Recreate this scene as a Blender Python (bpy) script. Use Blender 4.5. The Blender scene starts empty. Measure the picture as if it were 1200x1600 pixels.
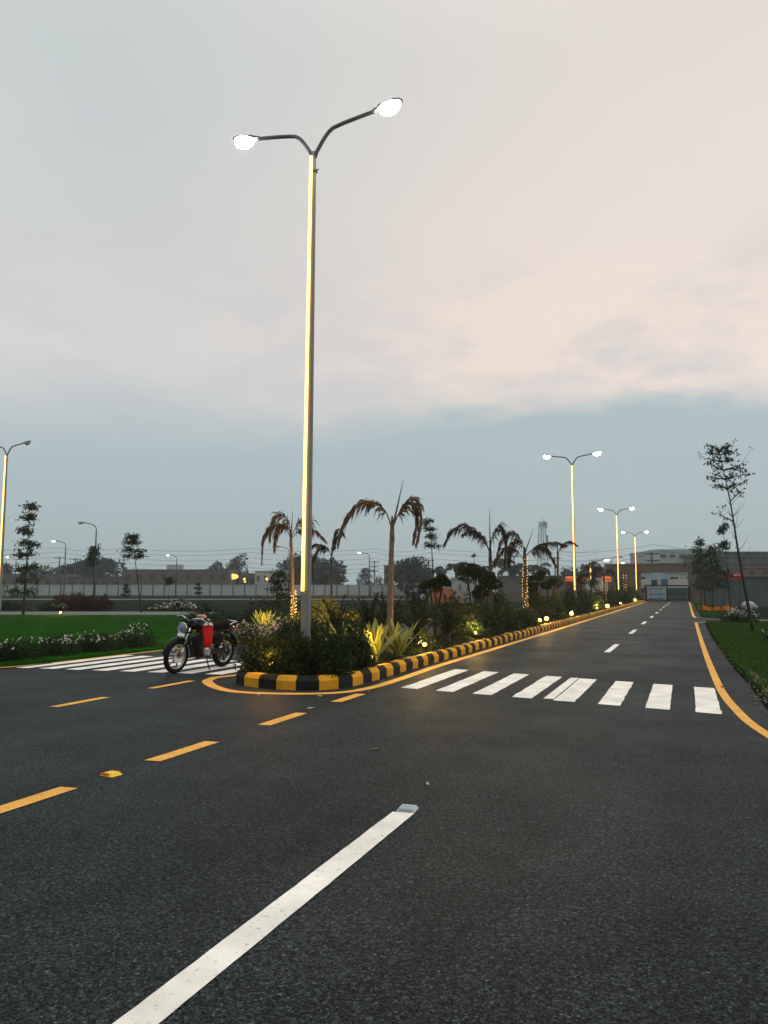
import bpy, math, random
import numpy as np
from mathutils import Vector, Matrix

SC = bpy.context.scene
COL = SC.collection
R = math.radians
PITCH, YAW, CAMH, FPX = R(5.758), R(21.373), 1.5, 1200.0

# ------------------------------------------------------------------ camera
cd = bpy.data.cameras.new('camera')
cd.sensor_fit = 'VERTICAL'; cd.sensor_height = 36.0; cd.lens = 27.0
cd.clip_start = 0.05; cd.clip_end = 4000
cam = bpy.data.objects.new('camera', cd); COL.objects.link(cam)
cam.location = (0, 0, CAMH); cam.rotation_euler = (R(90) + PITCH, 0, YAW)
SC.camera = cam

# ------------------------------------------------------------------ world: dusk sky under a cloud deck
world = bpy.data.worlds.new('World'); SC.world = world; world.use_nodes = True
def build_world():
    nt = world.node_tree; nt.nodes.clear(); N = nt.nodes.new; L = nt.links.new
    def nd(t, **k):
        n = N(t)
        for a, b in k.items(): setattr(n, a, b)
        return n
    def math_(op, a, b=None, c=None):
        n = N('ShaderNodeMath'); n.operation = op
        for i, v in enumerate((a, b, c)):
            if v is None: continue
            if isinstance(v, (int, float)): n.inputs[i].default_value = v
            else: L(v, n.inputs[i])
        return n.outputs[0]
    def maprange(v, a, b, c=0., d=1., smooth=True):
        n = N('ShaderNodeMapRange'); n.interpolation_type = 'SMOOTHSTEP' if smooth else 'LINEAR'
        for i, x in enumerate((v, a, b, c, d)):
            if isinstance(x, (int, float)): n.inputs[i].default_value = x
            else: L(x, n.inputs[i])
        return n.outputs[0]
    def mix(f, a, b):
        n = N('ShaderNodeMix'); n.data_type = 'RGBA'
        for s, v in ((0, f), (6, a), (7, b)):
            if isinstance(v, (int, float)): n.inputs[s].default_value = v
            elif isinstance(v, tuple): n.inputs[s].default_value = (*v, 1)
            else: L(v, n.inputs[s])
        return n.outputs[2]
    def noise(vec, scale, detail, rough=.55):
        n = N('ShaderNodeTexNoise'); n.inputs['Scale'].default_value = scale
        n.inputs['Detail'].default_value = detail; n.inputs['Roughness'].default_value = rough
        L(vec, n.inputs['Vector']); return n.outputs['Fac']
    tc = N('ShaderNodeTexCoord'); d = tc.outputs['Generated']
    sp = N('ShaderNodeSeparateXYZ'); L(d, sp.inputs[0]); x, y, z = sp.outputs
    # clouds seen on a flat deck high above: stretch the direction by its height
    den = math_('ADD', math_('MAXIMUM', z, 0.0), .16)
    cb = N('ShaderNodeCombineXYZ'); L(math_('DIVIDE', x, den), cb.inputs[0]); L(math_('DIVIDE', y, den), cb.inputs[1])
    deck = cb.outputs[0]
    n1 = noise(deck, .55, 5); n2 = noise(deck, 1.7, 6, .6); n3 = noise(deck, .28, 3); n4 = noise(deck, 4.5, 6, .65)
    # the bank's edge: crisp towards the road's end, soft on the left
    az = maprange(x, -.66, -.16)
    ze = math_('ADD', z, math_('MULTIPLY', math_('SUBTRACT', n2, .5), .075))
    ze = math_('ADD', ze, math_('MULTIPLY', math_('SUBTRACT', n1, .5), .10))
    ze = math_('ADD', ze, math_('MULTIPLY', math_('SUBTRACT', n4, .5), .045))
    lo = math_('SUBTRACT', .210, math_('MULTIPLY', math_('SUBTRACT', 1.0, az), .085))
    hi = math_('ADD', .256, math_('MULTIPLY', math_('SUBTRACT', 1.0, az), .045))
    t = maprange(ze, lo, hi)
    bank = mix(maprange(z, 0., .25), (.40, .485, .50), (.42, .515, .55))
    bank = mix(maprange(n1, .35, .7, 0, .35), bank, (.43, .49, .52))
    pink = mix(az, (.63, .625, .62), (.87, .74, .66))
    top = mix(maprange(x, -.75, .0), (.49, .565, .58), (.76, .70, .65))
    high = mix(maprange(z, .28, .60), pink, top)
    high = mix(maprange(n1, .40, .70, 0, .38), high, (.82, .785, .75))
    streak = math_('MULTIPLY', maprange(n2, .44, .64, 0, .6), maprange(z, .46, .30))
    high = mix(streak, high, (.56, .57, .59))
    high = mix(maprange(n2, .5, .75, 0, .2), high, (.62, .62, .63))
    high = mix(maprange(n3, .45, .75, 0, .2), high, (.60, .66, .67))
    col = mix(t, bank, high)
    # an overcast dome is brightest overhead
    g = maprange(z, .58, 1., 1., 2.0)
    mul = N('ShaderNodeVectorMath'); mul.operation = 'SCALE'; L(col, mul.inputs[0]); L(g, mul.inputs['Scale'])
    # the clear sky above the deck, little of which comes through
    sky = N('ShaderNodeTexSky'); sky.sky_type = 'NISHITA'; sky.sun_disc = False
    sky.sun_elevation = R(14); sky.sun_rotation = R(60)
    b1 = N('ShaderNodeBackground'); L(sky.outputs[0], b1.inputs[0]); b1.inputs[1].default_value = .05
    b2 = N('ShaderNodeBackground'); L(mul.outputs[0], b2.inputs[0]); b2.inputs[1].default_value = 1.08
    ms = N('ShaderNodeMixShader'); ms.inputs[0].default_value = .93; L(b1.outputs[0], ms.inputs[1]); L(b2.outputs[0], ms.inputs[2])
    out = N('ShaderNodeOutputWorld'); L(ms.outputs[0], out.inputs[0])
build_world()
world.cycles.sampling_method = 'MANUAL'; world.cycles.sample_map_resolution = 512

sl = bpy.data.lights.new('sun', 'SUN'); sl.energy = .7; sl.angle = R(35); sl.color = (1, .93, .86)
sun = bpy.data.objects.new('sun', sl); COL.objects.link(sun)
sun.rotation_euler = Vector((-math.sin(R(60)) * math.cos(R(14)), -math.cos(R(60)) * math.cos(R(14)), -math.sin(R(14)))).to_track_quat('-Z', 'Y').to_euler()

SC.view_settings.view_transform = 'Standard'; SC.view_settings.look = 'None'
SC.view_settings.exposure = 0.0; SC.view_settings.gamma = 1.0; SC.view_settings.use_curve_mapping = False
SC.cycles.max_bounces = 6; SC.cycles.diffuse_bounces = 3; SC.cycles.glossy_bounces = 3
SC.cycles.transmission_bounces = 3; SC.cycles.volume_bounces = 1; SC.cycles.transparent_max_bounces = 8
SC.cycles.use_denoising = True

# ------------------------------------------------------------------ measuring: a sight line of the survey taken from the camera stand
def S(px, d, py=921.0):
    """Place seen along column px / row py of the 1200 x 1600 photograph, d metres ahead of the camera stand."""
    u, v = (px - 600) / FPX, -(py - 800) / FPX
    fy = math.cos(PITCH) - v * math.sin(PITCH); z = math.sin(PITCH) + v * math.cos(PITCH)
    k = d / fy
    X = u * k
    return Vector((X * math.cos(YAW) - d * math.sin(YAW), X * math.sin(YAW) + d * math.cos(YAW), CAMH + z * k))
def depth(x, y): return -x * math.sin(YAW) + y * math.cos(YAW)

# ------------------------------------------------------------------ materials
MATS = {}
def pm(name, col, rough=.6, var=.12, scale=6.0, bump=0.0, bscale=None, metal=0.0, spec=.18, emit=None, es=0.0, coat=0.0):
    m = bpy.data.materials.new(name); m.use_nodes = True; nt = m.node_tree; L = nt.links.new
    b = nt.nodes['Principled BSDF']
    b.inputs['Roughness'].default_value = rough; b.inputs['Metallic'].default_value = metal
    b.inputs['Specular IOR Level'].default_value = spec; b.inputs['Coat Weight'].default_value = coat
    tc = nt.nodes.new('ShaderNodeTexCoord')
    n = nt.nodes.new('ShaderNodeTexNoise'); n.inputs['Scale'].default_value = scale; n.inputs['Detail'].default_value = 6
    L(tc.outputs['Object'], n.inputs['Vector'])
    r = nt.nodes.new('ShaderNodeMapRange'); r.inputs[1].default_value = .25; r.inputs[2].default_value = .75
    r.inputs[3].default_value = 1 - var; r.inputs[4].default_value = 1 + var
    L(n.outputs['Fac'], r.inputs[0])
    s = nt.nodes.new('ShaderNodeVectorMath'); s.operation = 'SCALE'; s.inputs[0].default_value = col
    L(r.outputs[0], s.inputs['Scale']); L(s.outputs[0], b.inputs['Base Color'])
    if bump:
        n2 = nt.nodes.new('ShaderNodeTexNoise'); n2.inputs['Scale'].default_value = bscale or scale * 4; n2.inputs['Detail'].default_value = 4
        L(tc.outputs['Object'], n2.inputs['Vector'])
        bp = nt.nodes.new('ShaderNodeBump'); bp.inputs['Strength'].default_value = bump; bp.inputs['Distance'].default_value = .02
        L(n2.outputs['Fac'], bp.inputs['Height']); L(bp.outputs[0], b.inputs['Normal'])
    if emit:
        b.inputs['Emission Color'].default_value = (*emit, 1); b.inputs['Emission Strength'].default_value = es
    MATS[name] = m; return m

def leafmat(name, c0, c1, rough=.5, trans=.25):
    m = bpy.data.materials.new(name); m.use_nodes = True; nt = m.node_tree; L = nt.links.new
    b = nt.nodes['Principled BSDF']; b.inputs['Roughness'].default_value = rough; b.inputs['Specular IOR Level'].default_value = .12
    g = nt.nodes.new('ShaderNodeNewGeometry')
    mx = nt.nodes.new('ShaderNodeMix'); mx.data_type = 'RGBA'
    mx.inputs[6].default_value = (*c0, 1); mx.inputs[7].default_value = (*c1, 1)
    L(g.outputs['Random Per Island'], mx.inputs[0]); L(mx.outputs[2], b.inputs['Base Color'])
    t = nt.nodes.new('ShaderNodeBsdfTranslucent'); L(mx.outputs[2], t.inputs[0])
    ms = nt.nodes.new('ShaderNodeMixShader'); ms.inputs[0].default_value = trans
    L(b.outputs[0], ms.inputs[1]); L(t.outputs[0], ms.inputs[2])
    L(ms.outputs[0], nt.nodes['Material Output'].inputs[0]); MATS[name] = m; return m

def asphalt_mat():
    m = bpy.data.materials.new('asphalt'); m.use_nodes = True; nt = m.node_tree; L = nt.links.new; N = nt.nodes.new
    b = nt.nodes['Principled BSDF']; tc = N('ShaderNodeTexCoord'); P = tc.outputs['Object']
    def noise(sc, det, ro=.6):
        n = N('ShaderNodeTexNoise'); n.inputs['Scale'].default_value = sc; n.inputs['Detail'].default_value = det
        n.inputs['Roughness'].default_value = ro; L(P, n.inputs['Vector']); return n.outputs['Fac']
    def mr(v, a, b_, c, d):
        n = N('ShaderNodeMapRange'); n.inputs[1].default_value = a; n.inputs[2].default_value = b_
        n.inputs[3].default_value = c; n.inputs[4].default_value = d; L(v, n.inputs[0]); return n.outputs[0]
    def mul(a, c):
        n = N('ShaderNodeMath'); n.operation = 'MULTIPLY'; L(a, n.inputs[0]); L(c, n.inputs[1]); return n.outputs[0]
    v = N('ShaderNodeTexVoronoi'); v.inputs['Scale'].default_value = 105; L(P, v.inputs['Vector'])
    sc_ = N('ShaderNodeSeparateColor'); L(v.outputs['Color'], sc_.inputs[0])
    stone = mr(sc_.outputs[0], 0, 1, .06, 2.0)
    bright = mr(sc_.outputs[1], .66, .95, 1.0, 2.5)
    big = mr(noise(.35, 5), .3, .7, .78, 1.2); mid = mr(noise(2.2, 5), .3, .7, .86, 1.12); fine = mr(noise(190, 2), .3, .7, .6, 1.4)
    mp = N('ShaderNodeMapping'); mp.inputs['Scale'].default_value = (1.5, .07, 1); L(P, mp.inputs[0])
    ns = N('ShaderNodeTexNoise'); ns.inputs['Scale'].default_value = 1.0; ns.inputs['Detail'].default_value = 7; L(mp.outputs[0], ns.inputs['Vector'])
    lanes = mr(ns.outputs['Fac'], .3, .7, .76, 1.24); clot = mr(noise(38, 4, .8), .36, .66, .30, 2.1)
    f = mul(mul(mul(mul(stone, bright), mul(big, mid)), fine), mul(lanes, clot))
    # dry dusty streaks where wheels run
    s = N('ShaderNodeVectorMath'); s.operation = 'SCALE'; s.inputs[0].default_value = (.0125, .0165, .0178); L(f, s.inputs['Scale'])
    dust = N('ShaderNodeMix'); dust.data_type = 'RGBA'; dust.inputs[7].default_value = (.040, .043, .043, 1)
    L(mr(noise(.8, 6, .7), .55, .8, 0, .22), dust.inputs[0]); L(s.outputs[0], dust.inputs[6])
    oil = N('ShaderNodeMix'); oil.data_type = 'RGBA'; oil.inputs[7].default_value = (.006, .006, .007, 1)
    L(mr(noise(.55, 2, .4), .70, .76, 0, .5), oil.inputs[0]); L(dust.outputs[2], oil.inputs[6])
    L(oil.outputs[2], b.inputs['Base Color'])
    L(mr(noise(.5, 4), .3, .7, .50, .68), b.inputs['Roughness']); b.inputs['Specular IOR Level'].default_value = .07
    bp = N('ShaderNodeBump'); bp.inputs['Strength'].default_value = .7; bp.inputs['Distance'].default_value = .004
    h = N('ShaderNodeMath'); h.operation = 'ADD'; L(v.outputs['Distance'], h.inputs[0]); L(fine, h.inputs[1]); L(h.outputs[0], bp.inputs['Height'])
    L(bp.outputs[0], b.inputs['Normal']); MATS['asphalt'] = m

def paint_mat(name, col, wear=.25):
    m = bpy.data.materials.new(name); m.use_nodes = True; nt = m.node_tree; L = nt.links.new; N = nt.nodes.new
    b = nt.nodes['Principled BSDF']; b.inputs['Roughness'].default_value = .7; b.inputs['Specular IOR Level'].default_value = .12; tc = N('ShaderNodeTexCoord')
    def noise(sc, det):
        n = N('ShaderNodeTexNoise'); n.inputs['Scale'].default_value = sc; n.inputs['Detail'].default_value = det
        n.inputs['Roughness'].default_value = .65; L(tc.outputs['Object'], n.inputs['Vector']); return n.outputs['Fac']
    def mr(v, a, b_, c, d):
        n = N('ShaderNodeMapRange'); n.inputs[1].default_value = a; n.inputs[2].default_value = b_
        n.inputs[3].default_value = c; n.inputs[4].default_value = d; L(v, n.inputs[0]); return n.outputs[0]
    s = N('ShaderNodeVectorMath'); s.operation = 'SCALE'; s.inputs[0].default_value = col; L(mr(noise(2.3, 9), .3, .7, .72, 1.10), s.inputs['Scale'])
    mx = N('ShaderNodeMix'); mx.data_type = 'RGBA'; mx.inputs[7].default_value = (.07, .068, .065, 1)
    L(s.outputs[0], mx.inputs[6]); L(mr(noise(26, 8), .58, .74, 0, wear * 2.4), mx.inputs[0]); L(mx.outputs[2], b.inputs['Base Color'])
    bp = N('ShaderNodeBump'); bp.inputs['Strength'].default_value = .35; bp.inputs['Distance'].default_value = .003
    L(noise(120, 3), bp.inputs['Height']); L(bp.outputs[0], b.inputs['Normal']); MATS[name] = m

asphalt_mat()
paint_mat('white_paint', (.84, .83, .77), .3); paint_mat('yellow_paint', (.80, .42, .085), .3)
paint_mat('kerb_yellow', (.62, .30, .016), .35); paint_mat('kerb_black', (.009, .012, .012), .04)
pm('soil', (.045, .036, .026), .95, .35, 5, .6, spec=0)
pm('dirt', (.018, .023, .018), .95, .3, .25, .3, 3, spec=0)
pm('field', (.016, .024, .015), .95, .4, .12, .4, 2, spec=0)
pm('turf', (.014, .070, .006), .95, .55, .9, .5, 30, spec=0)
pm('turf_right', (.022, .060, .009), .95, .4, .8, .5, 30, spec=0)
pm('concrete', (.15, .165, .155), .9, .15, 2, .2, spec=0)
pm('track', (.14, .155, .145), .9, .2, .3, spec=0)
pm('pole_metal', (.13, .15, .16), .5, .1, 3, spec=.3)
pm('arm_metal', (.10, .105, .115), .45, .1, 4, metal=.5)
pm('dark_metal', (.018, .018, .02), .5, .15, 8, metal=.3)
pm('black_plastic', (.007, .007, .008), .6, .2, 10)
pm('led_warm', (.8, .6, .35), .4, 0, emit=(1, .45, .085), es=5.6)
pm('lamp_lens', (.9, .9, .88), .3, 0, emit=(1, .92, .80), es=120)
pm('lamp_lens_far', (.9, .9, .88), .3, 0, emit=(1, .98, .95), es=4)
pm('spot_lens', (.9, .8, .5), .3, 0, emit=(1, .50, .07), es=3.4)
pm('fairy_bulb', (.9, .7, .3), .3, 0, emit=(1, .55, .12), es=3)
pm('grey_lens', (.35, .37, .38), .3, .05)
pm('bark', (.085, .06, .045), .9, .3, 9, .5)
pm('palm_bark', (.20, .125, .075), .9, .35, 14, .7)
pm('dark_bark', (.03, .026, .022), .9, .3, 9, .5)
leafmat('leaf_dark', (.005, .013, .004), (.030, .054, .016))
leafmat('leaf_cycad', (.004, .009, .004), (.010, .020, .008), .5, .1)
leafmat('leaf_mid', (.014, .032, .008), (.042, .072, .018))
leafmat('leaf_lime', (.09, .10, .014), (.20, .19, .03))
leafmat('leaf_red', (.016, .005, .006), (.045, .010, .012))
leafmat('leaf_far', (.010, .024, .018), (.026, .046, .034), .8, .1)
leafmat('leaf_sapling', (.010, .024, .008), (.032, .055, .018))
leafmat('frond_dry', (.085, .058, .032), (.19, .13, .075), .7, .25)
leafmat('frond_dark', (.025, .020, .016), (.06, .042, .030), .7, .2)
leafmat('grass_blade', (.011, .062, .005), (.030, .105, .012), .6, .25)
leafmat('grass_right_blade', (.018, .055, .007), (.05, .10, .016), .6, .25)
leafmat('petal_white', (.62, .62, .58), (.78, .77, .72), .6, .3)
leafmat('petal_pink', (.42, .33, .36), (.60, .54, .56), .6, .3)
leafmat('petal_orange', (.75, .22, .01), (.85, .36, .02), .6, .3)
leafmat('petal_red', (.30, .02, .04), (.45, .05, .08), .6, .3)
leafmat('agave_green', (.15, .19, .025), (.22, .25, .04), .45, .2)
leafmat('agave_edge', (.42, .38, .09), (.50, .45, .13), .45, .2)
pm('chrome', (.62, .62, .62), .18, .05, 5, metal=1.0)
pm('alloy', (.42, .42, .42), .35, .1, 12, metal=.9)
pm('rubber', (.007, .007, .007), .9, .2, 20, .3)
pm('gloss_black', (.005, .005, .006), .3, .1, 4, spec=.12)
pm('seat_vinyl', (.005, .005, .005), .8, .2, 12, .2, spec=.05)
pm('headlight_glass', (.14, .21, .28), .08, .1, 9, coat=1.0)
pm('bag_red', (.50, .006, .010), .4, .25, 6, .9, 9)
pm('bag_white', (.72, .66, .64), .6, .08, 9)
pm('cloth_tan', (.50, .30, .22), .8, .15, 20, .3)
pm('red_plastic', (.5, .02, .015), .25, .1, 5)
pm('amber_plastic', (.22, .07, .012), .25, .1, 5)
pm('stud_yellow', (.78, .52, .03), .4, .1, 20); pm('stud_red', (.62, .05, .02), .3, .1, 20)
pm('stud_silver', (.42, .50, .56), .35, .12, 30, metal=.6)
pm('wall_precast', (.32, .36, .365), .85, .15, .5)
pm('wall_brown', (.11, .09, .078), .85, .12, .4, .2, 3)
pm('wall_grey', (.10, .10, .095), .85, .12, .5, .2, 3)
pm('wall_bluegrey', (.075, .095, .10), .85, .45, .35, .2, 2)
pm('wall_pale', (.33, .365, .365), .85, .1, .4)
pm('wall_mint', (.36, .42, .38), .85, .1, .4)
pm('wall_pink', (.17, .115, .105), .85, .12, .4)
pm('wall_orange', (.34, .12, .055), .85, .15, .6, .2, 4)
pm('roof_orange_lit', (.62, .10, .02), .7, .12, 2, emit=(1, .22, .04), es=.28)  # weak emission puts the awnings' lit look into the cloth colour
pm('roof_red', (.30, .04, .05), .7, .15, 2)
pm('roof_dark', (.06, .065, .07), .8, .15, 2)
pm('window_dark', (.03, .04, .045), .15, .1, 2)
pm('sign_white', (.58, .60, .58), .6, .06, 1.5); pm('sign_blue', (.06, .17, .38), .5, .1, 2); pm('sign_teal', (.035, .07, .07), .5, .1, 2)
pm('sign_sky', (.25, .38, .45), .5, .1, 2)
pm('pole_concrete', (.07, .08, .08), .85, .1, 2)
pm('wire', (.05, .055, .06), .6, 0)
pm('litter_leaf', (.13, .10, .055), .8, .25, 30); pm('litter_pale', (.40, .39, .35), .8, .2, 30)
pm('pebble', (.16, .145, .12), .9, .3, 8)
pm('tractor_dark', (.035, .035, .038), .6, .2, 3); pm('tractor_roof', (.35, .37, .37), .6, .1, 3)
pm('wall_lamp', (.9, .6, .3), .4, 0, emit=(1, .50, .10), es=1.7)

# ------------------------------------------------------------------ mesh helpers
class MB:
    def __init__(self): self.v = []; self.f = []
    def add(self, vs, fs):
        o = len(self.v); self.v += [tuple(p) for p in vs]; self.f += [tuple(i + o for i in q) for q in fs]; return self
    def box(self, c, s, rot=None, taper=1.0):
        x, y, z = s[0] / 2, s[1] / 2, s[2] / 2; t = taper
        vs = [Vector(p) for p in ((-x, -y, -z), (x, -y, -z), (x, y, -z), (-x, y, -z), (-x * t, -y * t, z), (x * t, -y * t, z), (x * t, y * t, z), (-x * t, y * t, z))]
        if rot is not None: vs = [rot @ p for p in vs]
        return self.add([p + Vector(c) for p in vs], [(0, 3, 2, 1), (4, 5, 6, 7), (0, 1, 5, 4), (1, 2, 6, 5), (2, 3, 7, 6), (3, 0, 4, 7)])
    def tube(self, pts, rad, n=8, cap=True, flat=1.0):
        pts = [Vector(p) for p in pts]; k = len(pts)
        rs = rad if hasattr(rad, '__len__') else [rad] * k
        ref = None; vs = []
        for i, p in enumerate(pts):
            t = (pts[min(i + 1, k - 1)] - pts[max(i - 1, 0)]).normalized()
            if ref is None:
                ref = t.orthogonal().normalized() if abs(t.z) < .9 else Vector((1, 0, 0))
            a = (ref - t * ref.dot(t)).normalized(); b = t.cross(a); ref = a
            for j in range(n):
                w = 2 * math.pi * j / n
                vs.append(p + (a * math.cos(w) + b * math.sin(w) * flat) * rs[i])
        fs = [(i * n + j, i * n + (j + 1) % n, (i + 1) * n + (j + 1) % n, (i + 1) * n + j) for i in range(k - 1) for j in range(n)]
        if cap: fs += [tuple(range(n - 1, -1, -1)), tuple((k - 1) * n + j for j in range(n))]
        return self.add(vs, fs)
    def torus(self, c, Rr, r, axis='y', n=28, m=8, wid=1.0):
        c = Vector(c); vs = []
        for i in range(n):
            a = 2 * math.pi * i / n
            for j in range(m):
                b = 2 * math.pi * j / m; q = Rr + r * math.cos(b); w = r * wid * math.sin(b)
                p = (q * math.cos(a), w, q * math.sin(a)) if axis == 'y' else ((w, q * math.cos(a), q * math.sin(a)) if axis == 'x' else (q * math.cos(a), q * math.sin(a), w))
                vs.append(c + Vector(p))
        return self.add(vs, [(i * m + j, i * m + (j + 1) % m, ((i + 1) % n) * m + (j + 1) % m, ((i + 1) % n) * m + j) for i in range(n) for j in range(m)])
    def ball(self, c, r, n=10, m=7, rot=None):
        c = Vector(c); r = (r, r, r) if not hasattr(r, '__len__') else r; vs = []
        for i in range(m + 1):
            a = math.pi * i / m
            for j in range(n):
                b = 2 * math.pi * j / n
                p = Vector((r[0] * math.sin(a) * math.cos(b), r[1] * math.sin(a) * math.sin(b), r[2] * math.cos(a)))
                vs.append(c + (rot @ p if rot else p))
        return self.add(vs, [(i * n + j, i * n + (j + 1) % n, (i + 1) * n + (j + 1) % n, (i + 1) * n + j) for i in range(m) for j in range(n)])
    def loft(self, secs, n=16, pw=2.4):
        """sections along x: (x, zc, half_w, half_h)"""
        vs = []
        for (x, zc, w, h) in secs:
            for j in range(n):
                a = 2 * math.pi * j / n; ca, sa = math.cos(a), math.sin(a)
                vs.append((x, w * math.copysign(abs(ca) ** (2 / pw), ca), zc + h * math.copysign(abs(sa) ** (2 / pw), sa)))
        k = len(secs)
        fs = [(i * n + j, i * n + (j + 1) % n, (i + 1) * n + (j + 1) % n, (i + 1) * n + j) for i in range(k - 1) for j in range(n)]
        return self.add(vs, fs + [tuple(range(n - 1, -1, -1)), tuple((k - 1) * n + j for j in range(n))])
    def mesh(self, name, mat, smooth=False):
        me = bpy.data.meshes.new(name); me.from_pydata(self.v, [], self.f)
        if mat: me.materials.append(MATS[mat] if isinstance(mat, str) else mat)
        if smooth:
            for p in me.polygons: p.use_smooth = True
        me.update(); return me
    def build(self, name, mat, parent=None, smooth=False, **k): return link(name, self.mesh(name, mat, smooth), parent, **k)

def link(name, me, parent=None, loc=None, rot=None, scale=None):
    o = bpy.data.objects.new(name, me); COL.objects.link(o)
    if parent: o.parent = parent
    if loc is not None: o.location = loc
    if rot is not None: o.rotation_euler = rot
    if scale is not None: o.scale = scale if hasattr(scale, '__len__') else (scale,) * 3
    return o
def tag(o, label=None, cat=None, group=None, kind=None):
    if label: o['label'] = label
    if cat: o['category'] = cat
    if group: o['group'] = group
    if kind: o['kind'] = kind
    return o
def thing(name, label, cat, loc=(0, 0, 0), rotz=0., group=None):
    o = link(name, None, loc=loc, rot=(0, 0, rotz)); o.empty_display_size = .2
    return tag(o, label, cat, group)
def kids(o): return [c for c in bpy.data.objects if c.parent == o]
def dup(root, loc, rotz, label, scale=None):
    r = root.copy(); COL.objects.link(r); r.location = loc; r.rotation_euler = (0, 0, rotz); r['label'] = label
    if scale: r.scale = (scale,) * 3
    for ch in list(root.children):
        c = ch.copy(); COL.objects.link(c); c.parent = r
        for g in list(ch.children):
            d = g.copy(); COL.objects.link(d); d.parent = c
    return r
def npmesh(name, V, F, mat):
    """fast mesh from numpy arrays, all faces of one size"""
    me = bpy.data.meshes.new(name); n, k = F.shape
    me.vertices.add(len(V)); me.vertices.foreach_set('co', V.astype(np.float32).ravel())
    me.loops.add(n * k); me.loops.foreach_set('vertex_index', F.astype(np.int32).ravel())
    me.polygons.add(n); me.polygons.foreach_set('loop_start', np.arange(0, n * k, k, dtype=np.int32))
    me.polygons.foreach_set('loop_total', np.full(n, k, dtype=np.int32))
    me.update(calc_edges=True); me.materials.append(MATS[mat]); return me
def unit(a): return a / (np.linalg.norm(a, axis=1, keepdims=True) + 1e-9)
def leaves(P, D, size, rng, aspect=.45, curl=.15):
    """one folded-free rhombic leaf per point of P pointing along D"""
    n = len(P); s = size * rng.uniform(.6, 1.25, (n, 1)); D = unit(D)
    side = unit(np.cross(D, rng.normal(size=(n, 3)))); up = np.cross(D, side)
    a = P; b = P + D * s * .45 + side * s * aspect * .5 + up * s * curl; c = P + D * s; d = P + D * s * .45 - side * s * aspect * .5 + up * s * curl
    return np.stack([a, b, c, d], 1).reshape(-1, 3), np.arange(4 * n).reshape(n, 4)
def lumpy(n, rad, rng, lumps=14, lr=.42, floor=True):
    """points on the skins of lumps spread over an ellipsoid standing on z = 0, with outward directions"""
    c = unit(rng.normal(size=(lumps, 3))) * rng.uniform(.45, .72, (lumps, 1)); c[:, 2] = np.abs(c[:, 2]) if floor else c[:, 2]
    i = rng.integers(0, lumps, n); o = unit(rng.normal(size=(n, 3)))
    rr = lr * rng.uniform(.7, 1.2, lumps)[i][:, None] * rng.uniform(.35, 1., (n, 1)) ** .6
    p = c[i] + o * rr
    out = unit(p + np.array([0, 0, .25])) + o * .8 + rng.normal(size=(n, 3)) * .5
    if floor: p = p[p[:, 2] > -.02]; out = out[:len(p)]
    return p * np.array(rad), out
def sheet(name, pts, z, mat, kind='structure'):
    me = bpy.data.meshes.new(name); me.from_pydata([(p[0], p[1], z) for p in pts], [], [tuple(range(len(pts)))])
    me.materials.append(MATS[mat]); o = link(name, me); o['kind'] = kind; return o
def catmull(pts, step):
    pts = [Vector((*p, 0)) if len(p) == 2 else Vector(p) for p in pts]; out = []
    for i in range(len(pts) - 1):
        p0, p1, p2, p3 = pts[max(i - 1, 0)], pts[i], pts[i + 1], pts[min(i + 2, len(pts) - 1)]
        n = max(1, min(12, int((p2 - p1).length / step)))
        for k in range(n):
            t = k / n
            out.append(.5 * ((2 * p1) + (p2 - p0) * t + (2 * p0 - 5 * p1 + 4 * p2 - p3) * t * t + (3 * p1 - p0 - 3 * p2 + p3) * t ** 3))
    return out + [pts[-1]]
def ribbon(mb, pts, w, z):
    L_, R_ = [], []
    for i, p in enumerate(pts):
        t = (pts[min(i + 1, len(pts) - 1)] - pts[max(i - 1, 0)]).normalized(); nrm = Vector((-t.y, t.x, 0))
        L_.append((p.x + nrm.x * w / 2, p.y + nrm.y * w / 2, z)); R_.append((p.x - nrm.x * w / 2, p.y - nrm.y * w / 2, z))
    n = len(pts); mb.add(L_ + R_, [(i + 1, i, n + i, n + i + 1) for i in range(n - 1)])

# ================================================================== GROUND
sheet('ground', [(-800, -800), (800, -800), (800, 800), (-800, 800)], -.06, 'field')
sheet('dirt_field', [S(q, d).xy for q, d in ((-500, 54), (1320, 54), (1600, 215), (-900, 215))], -.03, 'dirt')
redge = [(.72, 38.3), (.70, 26), (.78, 17), (.86, 13.9), (.88, 11.5), (.93, 10.3), (1.15, 9.2), (1.7, 8.4), (2.8, 7.9), (5, 7.7), (14, 7.6)]
rc = [p.xy for p in catmull(redge, .4)]
road_poly = [(-12.25, 108), (-12.25, 12.4), (-12.35, 11.7), (-12.7, 11.1), (-13.6, 10.75), (-16, 10.6), (-40, 10.5), (-40, -30), (14, -30)] + list(reversed(rc)) + \
            [(3.2, 39.6), (3.2, 42.6), (.72, 45.2), (.62, 98), (.6, 108)]
sheet('road', road_poly, 0., 'asphalt')
for nm, q in (('footpath', ((-260, 44.0), (345, 44.0), (345, 51.5), (-260, 51.5))), ('dirt_track', ((-420, 112), (700, 112), (720, 124), (-430, 124)))):
    sheet(nm, [S(a, d).xy for a, d in q], .035 if nm == 'footpath' else .0, 'concrete' if nm == 'footpath' else 'track')
sheet('side_path', [(3.2, 39.6), (12, 36.2), (14, 35.6), (14.8, 38.3), (12, 39.4), (3.2, 42.6)], .02, 'concrete')
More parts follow.
